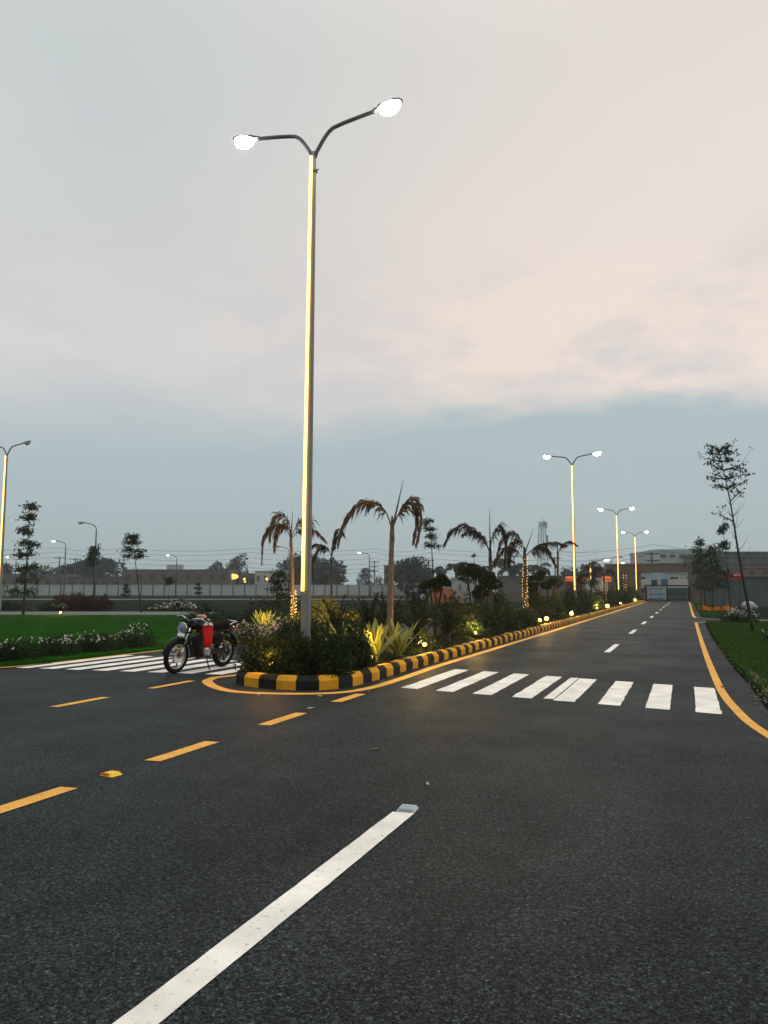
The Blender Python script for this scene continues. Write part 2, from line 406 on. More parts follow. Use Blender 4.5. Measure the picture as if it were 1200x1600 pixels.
# lawns as thick turf slabs
def slab(name, pts, z0, z1, mat):
    mb = MB(); n = len(pts)
    mb.add([(p[0], p[1], z1) for p in pts] + [(p[0], p[1], z0) for p in pts], [tuple(range(n))] + [(i, i + n, (i + 1) % n + n, (i + 1) % n) for i in range(n)])
    return tag(mb.build(name, mat), kind='structure')
lawn_l = [(-12.3, 21), (-12.3, 12.4), (-12.45, 11.75), (-12.8, 11.2), (-13.7, 10.85), (-16, 10.7), (-60, 10.6)] + [tuple(S(q, 43.9).xy) for q in (-420, 345)]
lawn_l = list(reversed(lawn_l)); slab('lawn', lawn_l, -.055, .06, 'turf')
lawn_r = [(.80, 38.2), (.78, 26), (.86, 17), (.95, 13.9), (.98, 11.5), (1.05, 10.4), (1.3, 9.4), (1.9, 8.6), (3, 8.1), (14, 7.8), (14, 35.4), (3.2, 39.2)]
slab('lawn', lawn_r, -.055, .055, 'turf_right')
slab('lawn', [(.75, 45.6), (2.7, 43.6), (2.7, 55), (2.1, 98), (.68, 98)], -.055, .05, 'turf_right')
slab('verge', [(-12.3, 107), (-30, 107), (-26, 45), tuple(S(345, 51.6).xy), tuple(S(345, 44.0).xy), (-12.3, 21.1)], -.055, .03, 'field')

rng = np.random.default_rng(7)
def grass(name, label, poly, zone, n, mat, h):
    px = np.array(poly); x0, y0, x1, y1 = zone
    P = np.stack([rng.uniform(x0, x1, n), rng.uniform(y0, y1, n)], 1)
    ins = np.zeros(n, bool); j = len(px) - 1
    for i in range(len(px)):
        a, b = px[i], px[j]
        ins ^= ((a[1] > P[:, 1]) != (b[1] > P[:, 1])) & (P[:, 0] < (b[0] - a[0]) * (P[:, 1] - a[1]) / (b[1] - a[1] + 1e-9) + a[0]); j = i
    P = P[ins]; n = len(P); z = np.full((n, 1), .05); B = np.hstack([P, z])
    ang = rng.uniform(0, 6.28, n); w = np.stack([np.cos(ang), np.sin(ang), np.zeros(n)], 1) * .012
    tip = B + np.stack([rng.normal(0, .02, n), rng.normal(0, .02, n), h * rng.uniform(.5, 1.2, n)], 1)
    V = np.stack([B - w, B + w, tip], 1).reshape(-1, 3)
    return tag(link(name, npmesh(name, V, np.arange(3 * n).reshape(n, 3), mat)), label, 'grass', kind='stuff')
grass('grass', 'bright green mown lawn grass beside the left roadway', lawn_l, (-38, 11, -12.3, 37), 150000, 'grass_blade', .05)
grass('grass', 'rough dark green grass on the right hand verge', lawn_r, (.8, 8.5, 8, 39), 90000, 'grass_right_blade', .07)
pm('verge_soil', (.10, .082, .055), .95, .35, 9, .6, 40)
rnd = random.Random(12); inner = [(.97, 15.5), (.99, 13.9), (1.0, 12.6), (1.02, 11.5), (1.09, 10.4), (1.34, 9.4), (1.95, 8.65), (3, 8.15)]; inner = [tuple(p.xy) for p in catmull(inner, .12)]
outer = []; w = 0.
for i, p in enumerate(inner):
    w = .7 * w + rnd.gauss(0, .035); k = math.sin(math.pi * min(1, i / len(inner) * 1.15)); outer.append((p[0] + .04 + max(.0, (.20 + w) * k), p[1] + max(0, .12 + w) * k))
me = bpy.data.meshes.new('verge_soil'); n_ = len(inner); me.from_pydata([(*p, .059) for p in inner] + [(*p, .062) for p in outer], [], [(i, n_ + i, n_ + i + 1, i + 1) for i in range(n_ - 1)]); me.materials.append(MATS['verge_soil'])
link('soil_edge', me)['kind'] = 'structure'
grass('grass', 'short grass round the orange flower bed beyond the side road', [(.75, 45.6), (2.7, 43.6), (2.7, 55), (2.1, 98), (.68, 98)], (.7, 43, 2.8, 90), 30000, 'grass_right_blade', .08)
# crumbly dirt edge between asphalt and the right lawn
mb = MB(); rnd = random.Random(3)
for k in range(420):
    y = rnd.choice([rnd.uniform(9.4, 14), rnd.uniform(9.4, 24)]); x = np.interp(y, [9.4, 10.4, 11.5, 13.9, 17, 26], [1.28, 1.05, .98, .95, .86, .78]) + rnd.gauss(.06, .10)
    s = rnd.uniform(.008, .028); mb.ball((x, y, .05 if x > np.interp(y, [9.4, 10.4, 11.5, 26], [1.28, 1.05, .98, .78]) else .005), (s, s * rnd.uniform(.6, 1.2), s * .6), 5, 3)
tag(mb.build('pebbles', 'pebble'), 'loose pebbles strewn along the edge of the right lawn', 'pebbles', kind='stuff')

# ================================================================== ROAD MARKINGS
def rough_quad(q, z, seed, amp=.003, n=40):
    g = random.Random(seed); pts = []
    for i in range(4):
        a, b = Vector((*q[i][:2], z)), Vector((*q[(i + 1) % 4][:2], z)); k = n if i % 2 else 8; nrm = Vector((-(b - a).y, (b - a).x, 0)).normalized(); w = 0.
        for j in range(k):
            w = .6 * w + g.gauss(0, amp); pts.append(a.lerp(b, j / k) + nrm * (w if j else 0))
    return MB().add(pts, [tuple(range(len(pts)))])
def stripes(name, label, cat, quads, mat, part):
    t = thing(name, label, cat)
    for q in quads:
        rough_quad(q, .004, len(t.children) + len(label)).build(part, mat, t)
    return t
qs = []
for i in range(8):
    xa = -4.12 + i * .597; w = .288
    yn = 11.24 - (xa + 4.1) * .213; yf = 14.2 - (xa + 4.1) * .29
    qs.append(((xa, yn), (xa + w, yn - .06), (xa + w, yf - .06), (xa, yf)))
stripes('zebra_crossing', 'zebra crossing of white bars on the right roadway', 'zebra crossing', qs, 'white_paint', 'bar')
qs = []
for i in range(9):
    xa = -12.12 + i * .585; w = .33
    yn = 11.38 + i * .055; yf = 14.5 - i * .06
    qs.append(((xa, yn), (xa + w, yn + .03), (xa + w, yf), (xa, yf)))
stripes('zebra_crossing', 'zebra crossing of white bars on the left roadway under the motorcycle', 'zebra crossing', qs, 'white_paint', 'bar')
def dash(x, y0, y1, w, mat, label, group, z=.004):
    o = rough_quad([(x - w / 2, y0), (x + w / 2, y0 + .02), (x + w / 2, y1 + .02), (x - w / 2, y1)], z, int(y0 * 10), .0009, 60).build('lane_dash', mat)
    return tag(o, label, 'road marking', group)
gw, gy = 'white lane dashes on the right roadway', 'yellow centre dashes on the near roadway'
dash(-1.83, 1.2, 5.03, .15, 'white_paint', 'long white lane stripe in the foreground ending at the silver road stud', gw)
dash(-1.82, 10.85, 13.55, .14, 'white_paint', 'narrow white lane stripe squeezed between the bars of the right zebra crossing', gw)
dash(-1.82, 19.3, 22.2, .14, 'white_paint', 'first white lane dash beyond the right zebra crossing', gw)
dash(-1.82, 27.6, 30.4, .14, 'white_paint', 'second white lane dash beyond the right zebra crossing', gw)
dash(-1.82, 35.4, 38.3, .14, 'white_paint', 'third white lane dash beyond the right zebra crossing', gw)
for k, w_ in enumerate(('fourth', 'fifth', 'sixth', 'seventh', 'eighth', 'ninth', 'tenth')):
    dash(-1.81, 43.5 + 8 * k, 46.4 + 8 * k, .14, 'white_paint', w_ + ' white lane dash beyond the right zebra crossing, towards the gate', gw)
for k, (a, b, lb) in enumerate(((3.55, 4.72, 'yellow road dash cut by the left photo edge, nearest of its row'), (5.70, 6.62, 'yellow road dash just beyond the red and yellow road stud'),
                 (7.63, 8.52, 'yellow road dash third from the front in the line to the island nose'), (9.52, 10.36, 'yellow road dash touching the yellow line round the island nose'))):
    dash(-4.42, a, b, .155, 'yellow_paint', lb, gy)
dash(-7.60, 7.80, 8.75, .13, 'yellow_paint', 'yellow road dash on the far left, between the island and the lower left', gy)
dash(-7.64, 9.77, 10.82, .13, 'yellow_paint', 'yellow road dash lying in front of the motorcycle front wheel', gy)
def line(label, pts, w=.13, mat='yellow_paint', step=.25, z=.0045):
    mb = MB(); ribbon(mb, catmull(pts, step), w, z)
    return tag(mb.build('edge_line', mat), label, 'road marking')
line('yellow edge line along the right verge, curving away at the near corner', [(.36, 38.0), (.36, 26), (.38, 18.2), (.42, 13.5), (.46, 11.9), (.52, 10.9), (.60, 9.9), (.72, 9.1), (.90, 8.3), (1.3, 7.5), (1.9, 7.05), (3, 6.8), (8, 6.7)], .115)
line('yellow edge line of the right verge beyond the side road', [(.62, 44.4), (.36, 46), (.32, 60), (.3, 98)], .14)
line('short white kerb line at the mouth of the side road', [(.36, 38.2), (1.4, 39.4), (2.9, 39.75)], .12, 'white_paint', z=.005)
line('yellow line looping round the nose of the planted island', [(-4.55, 100), (-4.55, 40), (-4.58, 20), (-4.60, 15), (-4.53, 12.3), (-4.56, 11.0), (-4.84, 10.3), (-5.58, 9.95), (-6.26, 9.93), (-6.91, 10.36), (-7.42, 10.95), (-7.55, 11.35), (-7.42, 11.8), (-7.30, 12.4), (-7.27, 14), (-7.27, 40), (-7.27, 100)], .17)
line('pale yellow edge line along the hedge side of the left roadway', [(-12.12, 60), (-12.12, 14.6), (-12.14, 12.4), (-12.3, 11.4), (-12.8, 10.75), (-13.8, 10.45), (-16, 10.35), (-30, 10.3)], .12)

# ================================================================== MEDIAN ISLAND AND KERB
kp = [(-4.85, 100), (-4.85, 12.2), (-4.86, 11.4), (-4.95, 10.85), (-5.18, 10.50), (-5.55, 10.37), (-6.05, 10.44), (-6.45, 10.56), (-6.78, 10.80), (-6.95, 11.2), (-7.0, 11.8), (-7.0, 100)]
dense = []
for i in range(len(kp) - 1):                                      # straight runs kept exact, nose smoothed
    pass
nose = catmull(kp[1:-1], .05)
kerb = thing('kerb', 'black and yellow painted kerb round the planted island', 'kerb')
kerb['kind'] = 'structure'; del kerb['category']
PROF = [(0, 0), (0, .135), (.055, .20), (.20, .20), (.20, 0)]     # inward offset, height
def kerb_piece(a, b, gap=.006):
    t = (b - a).normalized(); nrm = Vector((-t.y, t.x, 0)); nrm = -nrm
    vs = []
    for p in (a + t * gap, b - t * gap):
        vs += [(p.x + nrm.x * o, p.y + nrm.y * o, h) for o, h in PROF]
    n = len(PROF)
    return MB().add(vs, [(i, i + 1, n + i + 1, n + i) for i in range(n - 1)] + [tuple(range(n - 1, -1, -1)), tuple(range(n, 2 * n))])
PIT = .335
# along the nose
acc = [0.]
for i in range(1, len(nose)): acc.append(acc[-1] + (nose[i] - nose[i - 1]).length)
def at_len(s):
    i = int(np.searchsorted(acc, s)); i = min(max(i, 1), len(nose) - 1); u = (s - acc[i - 1]) / (acc[i] - acc[i - 1] + 1e-9)
    return nose[i - 1].lerp(nose[i], u)
nb = int(acc[-1] / PIT); pit = acc[-1] / nb
COLS = ('kerb_yellow', 'kerb_black')
for k in range(nb):
    a, b = at_len(k * pit), at_len((k + 1) * pit)
    # island lies to the left of a->b seen along the path running down the right side: inward is -normal
    o = kerb_piece(a, b).build('kerb_block', COLS[k % 2], kerb)
def worn_piece(c, seed):
    g = random.Random(seed); m = kerb_piece(Vector((0, PIT, 0)), Vector((0, 0, 0)), g.uniform(.003, .009))
    m.v = [(x + g.gauss(0, .004) * (z > .1), y + g.gauss(0, .003), z + g.gauss(0, .004) * (z > .1)) for x, y, z in m.v]; return m.mesh('kerb_block', c)
straight = {c: [worn_piece(c, i + 10 * j) for i in range(6)] for j, c in enumerate(COLS)}
far_mb = {c: MB() for c in COLS}
rnd = random.Random(5)
for k in range(262):                                              # right side, from the nose to the far end
    y = 12.2 + k * PIT; c = COLS[(k + 1) % 2]
    if k < 130: link('kerb_block', straight[c][rnd.randrange(6)], kerb, (-4.85 + rnd.gauss(0, .006), y, rnd.gauss(0, .005)), (rnd.gauss(0, .008), rnd.gauss(0, .02), rnd.gauss(0, .012)))
    else: far_mb[c].add(*[(lambda m: (m.v, m.f))(kerb_piece(Vector((-4.85, y + PIT, 0)), Vector((-4.85, y, 0))))][0])
for k in range(262):                                              # left side, hidden for the most part behind the planting
    y = 11.8 + k * PIT; c = COLS[(nb + k) % 2]
    m = kerb_piece(Vector((-7.0, y, 0)), Vector((-7.0, y + PIT, 0)))
    if k < 40: m.build('kerb_block', c, kerb)
    else: far_mb[c].add(m.v, m.f)
for c in COLS:
    o = far_mb[c].build('distant_kerb_blocks', c, kerb); o['kind'] = 'stuff'
bed = [(-5.02, 100)] + [(p.x + (.17 if p.x < -5.9 else -.17) * (1 if abs(p.x + 5.9) > .5 else .6), p.y + (.17 if p.y < 11.2 else 0)) for p in nose] + [(-6.83, 100)]
sheet('planting_bed', list(reversed(bed)), .165, 'soil')

# ================================================================== LAMPS
def double_lamp(x, y, H, label, lit=True, arm=1.17, rise=.50, z0=1.47, rotz=0., tilt=0.):
    t = thing('street_lamp', label, 'street lamp', (x, y, 0), rotz, 'tall two armed street lamps')
    t.rotation_euler = (0, tilt, rotz)
    zs = np.linspace(0.0, H, 14)
    mb = MB(); mb.tube([(0, 0, z) for z in zs], [.088 - .043 * z / H for z in zs], 10)
    mb.build('pole', 'pole_metal', t, smooth=True)
    mb = MB(); mb.box((0, 0, .19), (.30, .30, .03)); mb.box((0, 0, .21), (.2, .2, .02)); b = mb.build('base_plate', 'pole_metal', t)
    mb = MB()
    for k in range(4):                                            # four lengths of strip clipped to the pole
        za, zb = z0 + (H - .12 - z0) * k / 4 + .004, z0 + (H - .12 - z0) * (k + 1) / 4 - .004
        ra, rb = .088 - .043 * za / H, .088 - .043 * zb / H
        mb = MB(); mb.tube([(0, -ra - .055, za), (0, -rb - .052, zb)], .026, 10); mb.build('light_strip', 'led_warm', t, smooth=True)
    for s in (-1, 1):
        pts = catmull([(s * .02, 0, H - .10), (s * .06, 0, H), (s * .28, 0, H + rise * .62), (s * .5, 0, H + rise * .80), (s * arm, 0, H + rise)], .08)
        a = MB().tube(pts, [.034] * len(pts), 8).build('arm', 'arm_metal', t, smooth=True)
        e = Vector((s * arm, 0, H + rise)); tl = R(8) * s; ca, sa = math.cos(R(8)), math.sin(R(8))
        # lamp head: neck, tapered housing and a drop lens
        def q(u, w, h): return (e.x + s * (u * ca - h * sa), w, e.z + u * sa + h * ca)
        hd = MB(); secs = [(-.06, .035, .035), (.02, .05, .045), (.08, .10, .05), (.36, .115, .045), (.44, .085, .03), (.48, .03, .012)]
        vs, n = [], 12
        for (u, w, h) in secs:
            for j in range(n):
                an = 2 * math.pi * j / n; vs.append(q(u, w * math.cos(an), max(h * math.sin(an), -.012) + .012))
        hd.add(vs, [(i * n + j, i * n + (j + 1) % n, (i + 1) * n + (j + 1) % n, (i + 1) * n + j) for i in range(5) for j in range(n)] + [tuple(range(n)), tuple(5 * n + j for j in range(n))])
        h = hd.build('lamp_head', 'arm_metal', t, smooth=True)
        ln = MB(); vs = []
        for i in range(6):
            ph = math.pi / 2 * i / 5
            for j in range(14):
                an = 2 * math.pi * j / 14; vs.append(q(.245 + .205 * math.cos(ph) * math.cos(an), .118 * math.cos(ph) * math.sin(an), .004 - .17 * math.sin(ph)))
        ln.add(vs, [(i * 14 + j, i * 14 + (j + 1) % 14, (i + 1) * 14 + (j + 1) % 14, (i + 1) * 14 + j) for i in range(5) for j in range(14)] + [tuple(range(13, -1, -1))])
        ln.build('lens', 'lamp_lens' if lit else 'grey_lens', h, smooth=True)
    mb = MB(); mb.tube([(.03, 0, H - .34), (.10, 0, H - .33)], .012, 6); mb.box((.0, 0, H - .34), (.11, .11, .05)); mb.build('bracket', 'arm_metal', t)
    return t
double_lamp(-5.85, 11.4, 9.1, 'tall lit two armed street lamp rising from the front bush of the island', tilt=R(.45))
double_lamp(-5.85, 44.6, 8.7, 'second lit two armed street lamp along the island')
double_lamp(-5.85, 75.0, 8.55, 'third lit two armed street lamp along the island')
double_lamp(-5.85, 103.0, 8.3, 'farthest lit two armed street lamp, smallest by the gate')
p = S(0.5, 41); double_lamp(p.x, p.y, 8.8, 'two armed street lamp with dark heads at the left photo edge', lit=False)
def single_lamp(px, d, top_y, label, lit, side=-1, base_z=0., strip=None):
    p = S(px, d); H = S(px, d, top_y).z
    t = thing('street_lamp', label, 'street lamp', (p.x, p.y, base_z), YAW, 'single armed street lamps across the field')
    mb = MB(); mb.tube([(0, 0, 0), (0, 0, H * .5), (0, 0, H - .9)], [.12, .10, .085], 8); mb.build('pole', 'pole_concrete', t, smooth=True)
    pts = catmull([(0, 0, H - .95), (side * .06, 0, H - .5), (side * .5, 0, H - .12), (side * 1.6, 0, H + .12)], .15)
    MB().tube(pts, .055, 7).build('arm', 'pole_concrete', t, smooth=True)
    mb = MB(); mb.ball((side * 1.9, 0, H + .15), (.42, .16, .09), 10, 6); h = mb.build('lamp_head', 'arm_metal', t, smooth=True)
    MB().ball((side * 1.95, -.02, H + .05), (.34, .17, .16), 10, 6).build('lens', 'lamp_lens_far' if lit else 'grey_lens', h, smooth=True)
    if strip: MB().tube([(0, -.13, strip[0]), (0, -.11, strip[1])], .05, 6).build('light_strip', 'led_warm', t)
    return t
single_lamp(100, 120, 846, 'lit single lamp curving left beside the left tree group', True)
single_lamp(147, 95, 818, 'unlit single lamp, tallest in the left field', False)
single_lamp(23, 170, 871, 'lit single lamp low at the far left edge', True)
single_lamp(275, 165, 868, 'lit single lamp above the long brown building', True)
single_lamp(451, 130, 855, 'unlit single lamp behind the palm left of the main lamp', False)
single_lamp(577, 150, 864, 'lit single lamp between the main lamp and the front palm', True)
single_lamp(956, 150, 871, 'unlit single lamp curving right left of the gate block', False, side=1)
single_lamp(990, 150, 880, 'lit single lamp peeping over the gate block', True)
single_lamp(923, 90, 876, 'single lamp with a lit strip beside the mint wall', True, side=1, strip=(2.6, 4.3))

def spot(x, y, label, e=3.5, z=.165, yaw=0., col=(1, .62, .16), lens=.065):
    t = thing('garden_spotlight', label, 'spotlight', (x, y, z), yaw, 'garden spotlights in the planting')
    MB().tube([(0, 0, -.05), (0, 0, .1)], .012, 6).build('spike', 'black_plastic', t)
    mb = MB(); mb.tube([(0, .05, .08), (0, .02, .12), (0, -.03, .16)], [.035, .06, .068], 10); mb.build('housing', 'black_plastic', t, smooth=True)
    MB().ball((0, -.035, .165), (lens * .75, lens * .75, lens * .65), 10, 6).build('lens', 'spot_lens', t, smooth=True)
    l = bpy.data.lights.new('bulb', 'POINT'); l.energy = e * 9.0; l.color = col; l.shadow_soft_size = .05
    lo = bpy.data.objects.new('bulb', l); COL.objects.link(lo); lo.parent = t; lo.location = (0, -.15, .36)
    return t
spot(-6.15, 10.86, 'orange glowing spotlight under the front bush at the island nose', 1.6, col=(1, .42, .07), lens=.045)
spot(-5.16, 12.62, 'yellow spotlight at the foot of the variegated agaves on the kerb', 2.6, lens=.06)
spot(-5.22, 15.75, 'yellow spotlight behind the kerb just past the agaves', 5)
spot(-5.3, 20.3, 'yellow spotlight with a lit patch of soil, third along the kerb', 7, lens=.06)
spot(-5.22, 29.6, 'left one of two spotlights close together along the island', 7, lens=.10)
spot(-5.25, 31.3, 'right one of two spotlights close together along the island', 7, lens=.12)
spot(-5.2, 38.2, 'bright spotlight beneath the second street lamp', 8, lens=.13)
spot(-5.3, 50.5, 'small distant spotlight before the brightest far one', 8, lens=.10)
spot(-5.2, 56.5, 'brightest far spotlight on the kerb near the fairy lit stub palm', 12, lens=.20)
spot(-5.2, 68, 'distant spotlight between the third and the farthest street lamp', 10, lens=.12)
spot(-5.2, 88, 'farthest spotlight at the end of the island by the gate', 12, lens=.2)
p = S(97, 42.5); spot(p.x, p.y, 'orange spotlight on the left lawn edge under the red shrubs', 12, z=.06, col=(1, .45, .12), lens=.09)
p = S(412, 21.5); spot(p.x, p.y, 'hidden spotlight lighting the agave left of the main lamp', 12, z=.05, lens=.03)
p = S(516, 23.3); spot(p.x, p.y, 'hidden spotlight lighting the lime bush behind the main lamp', 34, z=.05, lens=.03)

# ================================================================== PLANTING
def shrub(name, label, loc, rad, n, size, mat, cat='shrub', flowers=0, petal='petal_white', seed=0, lumps=14, aspect=.45, group=None, lr=.42, ftop=.3):
    g = np.random.default_rng(seed + 11)
    t = thing(name, label, cat, loc, g.uniform(0, 6.28) if rad[0] == rad[1] else 0, group)
    P, D = lumpy(n, rad, g, lumps, lr); V, F = leaves(P, D[:len(P)], size, g, aspect); link('foliage', npmesh('foliage', V, F, mat), t)
    mb = MB()
    for k in range(7):
        a = g.uniform(0, 6.28); r = g.uniform(.3, .75)
        mb.tube([(0.04 * math.cos(a), .04 * math.sin(a), -.03), (rad[0] * r * .5 * math.cos(a), rad[1] * r * .5 * math.sin(a), rad[2] * .45), (rad[0] * r * math.cos(a), rad[1] * r * math.sin(a), rad[2] * .8)], [.014, .009, .004], 5)
    mb.build('stems', 'dark_bark', t)
    if flowers:
        P, D = lumpy(int(flowers * 2.2), [r * 1.06 for r in rad], g, lumps, lr); P = P[P[:, 2] > rad[2] * ftop][:flowers]
        n_ = len(P); Q = np.repeat(P, 5, 0); V, F = leaves(Q, g.normal(size=(n_ * 5, 3)) + np.array([0, 0, .4]), size * .62, g, .8)
        o = link('blossoms', npmesh('blossoms', V, F, petal), t); o['kind'] = 'stuff'
    return t
Z = .16
# the dark bush at the nose of the island is several plants grown together
for i, (x, y, rx, ry, rz, lb) in enumerate((
    (-6.45, 11.15, .52, .50, .80, 'dark leafy shrub at the left front corner of the island beside the motorcycle'),
    (-5.85, 10.98, .50, .40, .74, 'dark leafy shrub in the middle of the island nose above the orange spotlight'),
    (-5.32, 11.12, .46, .45, .80, 'dark leafy shrub at the right front corner of the island'),
    (-6.05, 11.75, .62, .55, .98, 'taller dark leafy shrub wrapped round the foot of the main lamp'),
    (-5.30, 11.95, .44, .55, .88, 'dark leafy shrub right of the main lamp foot next to the agaves'),
    (-6.55, 12.15, .42, .6, .78, 'dark leafy shrub behind the motorcycle on the island edge'))):
    shrub('leafy_shrub', lb, (x, y, Z), (rx, ry, rz), 4200, .062, 'leaf_dark', seed=i, lumps=20, group='dark shrubs at the island nose', flowers=3 if i in (0, 3) else 0)
shrub('leafy_shrub', 'pale fresh leafy twig shrub poking out left of the island nose', (-6.72, 11.45, Z), (.30, .35, .72), 900, .055, 'leaf_mid', seed=31, lumps=10, flowers=6)
shrub('flowering_shrub', 'small white flowered shrub between the front bush and the agaves', (-5.2, 12.25, Z), (.32, .3, .66), 900, .05, 'leaf_mid', seed=32, flowers=60, lumps=9)
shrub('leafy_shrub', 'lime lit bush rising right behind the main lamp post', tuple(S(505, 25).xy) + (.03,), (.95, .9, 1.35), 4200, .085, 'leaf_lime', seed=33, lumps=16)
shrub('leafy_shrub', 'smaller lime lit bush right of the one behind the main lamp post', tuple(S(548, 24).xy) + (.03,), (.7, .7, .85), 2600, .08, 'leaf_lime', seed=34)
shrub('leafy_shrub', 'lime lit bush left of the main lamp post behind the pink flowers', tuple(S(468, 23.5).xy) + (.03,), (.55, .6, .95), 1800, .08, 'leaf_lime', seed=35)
shrub('flowering_shrub', 'pink and white flowering shrub beside the motorcycle seat', tuple(S(395, 20.5).xy) + (.03,), (.75, .6, .72), 2000, .07, 'leaf_mid', seed=36, flowers=170, petal='petal_pink')
shrub('flowering_shrub', 'pale flowering shrub between the lit agave and the main lamp', tuple(S(440, 20.8).xy) + (.03,), (.7, .6, .82), 2000, .07, 'leaf_mid', seed=37, flowers=150, petal='petal_pink')
shrub('leafy_shrub', 'low dark shrub behind the motorcycle seat', tuple(S(350, 27).xy) + (.03,), (1.2, .9, .85), 2400, .09, 'leaf_dark', seed=38)
shrub('leafy_shrub', 'low dark shrub behind the motorcycle handlebar', tuple(S(322, 33).xy) + (.03,), (1.1, .9, 1.0), 2200, .10, 'leaf_dark', seed=39)
shrub('cycad_like_shrub', 'dark spiky shrub behind the lit agave left of the main lamp', tuple(S(400, 27).xy) + (.03,), (1.0, .9, 1.15), 2200, .16, 'leaf_cycad', seed=40, aspect=.2)

def agave(label, loc, n, s, seed, group='variegated agaves'):
    g = random.Random(seed); t = thing('agave', label, 'agave', loc, g.uniform(0, 6), group)
    for k in range(n):
        tilt = R(5 + 38 * (k / n) ** 1.1 + g.uniform(-5, 5)); az = k * 2.4 + g.uniform(-.2, .2); L_ = s * g.uniform(.82, 1.1) * (.8 + .2 * k / n)
        me = AG[k % len(AG)]
        link('leaf', me, t, (0, 0, .03), (0, tilt, az), (L_, L_, L_))
    MB().ball((0, 0, .03), (.07 * s, .07 * s, .08), 8, 5).build('core', 'bark', t)
    return t
AG = []
for v in range(4):
    vs, fs, ms = [], [], []; st = 9; bend = (.05, .12, .2, .02)[v]
    for i in range(st + 1):
        u = i / st; w = .085 * (math.sin(min(1, .25 + u * 1.0) * math.pi) ** .75 if u < .75 else (1 - u) / .25 * .77 + .0) * 1.0 + .004
        x = bend * u * u; z = u * (1 - bend * .2 * u); k = .030 * (1 - u)
        for j, f in enumerate((-1, -.62, 0, .62, 1)): vs.append((x + k * abs(f) * -1, w * f, z))
    for i in range(st):
        for j in range(4): fs.append((i * 5 + j, i * 5 + j + 1, i * 5 + j + 6, i * 5 + j + 5)); ms.append(1 if j in (0, 3) else 0)
    me = bpy.data.meshes.new('agave_leaf'); me.from_pydata(vs, [], fs); me.materials.append(MATS['agave_green']); me.materials.append(MATS['agave_edge'])
    me.polygons.foreach_set('material_index', ms)
    for q in me.polygons: q.use_smooth = True
    me.update(); AG.append(me)
agave('brightly lit variegated agave right above the kerb spotlight', (-5.3, 13.05, Z), 22, .90, 1)
agave('less lit variegated agave right of the front palm trunk', (-5.22, 14.1, Z), 18, .88, 2)
agave('variegated agave half hidden behind the front bush, left of the palm trunk', (-5.95, 13.3, Z), 15, .84, 3)
p = S(413, 22.6); agave('lit variegated agave behind the motorcycle, left of the main lamp', (p.x, p.y, .03), 16, 1.0, 4)

def curve_frond(ctrl, leaflet, n, g, hang=.75, width=.03, both=True):
    """arching palm frond in the x-z plane: rachis and hanging leaflets -> (rachis MB, V, F)"""
    pts = catmull([(a, 0, b) for a, b in ctrl], .04); m = len(pts)
    mb = MB(); mb.tube(pts, [.016 * (1 - .8 * i / m) for i in range(m)], 5)
    P, D, Sz = [], [], []
    for k in range(n):
        u = .22 + .78 * k / n; i = min(m - 2, int(u * (m - 1))); p = pts[i]; t = (pts[i + 1] - pts[i]).normalized()
        for s in (-1, 1):
            d = t * g.uniform(.6, 1.0) + Vector((0, s * g.uniform(.35, 1.1), 0)) + Vector((0, 0, -hang * g.uniform(-.25, 1.1)))
            P.append(p); D.append(d); Sz.append(leaflet * (math.sin(math.pi * (.15 + .75 * u)) ** .6) * (1.25 - .55 * u) ** .5 * g.uniform(.7, 1.3))
    return mb, P, D, Sz
def frond_mesh(name, ctrl, leaflet, n, mat, seed, hang=.75, w=.028):
    g = random.Random(seed); mb, P, D, Sz = curve_frond(ctrl, leaflet, n, g, hang)
    for p, d, s in zip(P, D, Sz):
        d = d.normalized(); sd = d.cross(Vector((g.gauss(0, 1), g.gauss(0, 1), g.gauss(0, .4)))).normalized() * w * .5
        q1 = p + d * s * .5; q2 = p + d * s * .82 + Vector((0, 0, -s * .28))
        mb.add([p - sd * .4, p + sd * .4, q1 + sd, q1 - sd, q2], [(0, 1, 2, 3), (3, 2, 4)])
    return mb.mesh(name, mat)
def palm(label, loc, H, r, fronds, spear, mat, seed, lean=(0, 0), fairy=None, bark='palm_bark'):
    """fronds: (facing angle in the world, scale, control points as (reach, height) from the crown)"""
    g = random.Random(seed); t = thing('palm_tree', label, 'palm tree', loc)
    k = 26; pts = [(lean[0] * (i / k) ** 1.6, lean[1] * (i / k) ** 1.6, -.05 + (H + .05) * i / k) for i in range(k + 1)]
    rs = [r * (1.18 - .5 * i / k) * (1 + .12 * (i % 2)) for i in range(k + 1)]
    MB().tube(pts, rs, 9).build('trunk', bark, t)
    top = Vector(pts[-1])
    MB().tube([top + Vector((0, 0, -.25)), top + Vector((0, 0, .1)), top + Vector((0, 0, .3))], [r * .85, r * .62, r * .25], 8).build('crown_shaft', mat, t)
    for i, (az, sc, ctrl, ll, hang) in enumerate(fronds):
        me = frond_mesh('frond', [(a * sc, b * sc) for a, b in ctrl], ll * sc, 84, mat, seed * 17 + i, hang, .036)
        link('frond', me, t, top, (0, 0, az))
    if spear: MB().tube([top, top + Vector((spear[0] * .5, spear[1] * .5, spear[2] * .5)), top + Vector(spear)], [.028, .018, .004], 6).build('spear_leaf', mat, t)
    if fairy: fairy_lights(fairy[2], (loc[0], loc[1], loc[2]), fairy[0], fairy[1], r * 1.15, seed)
    return t
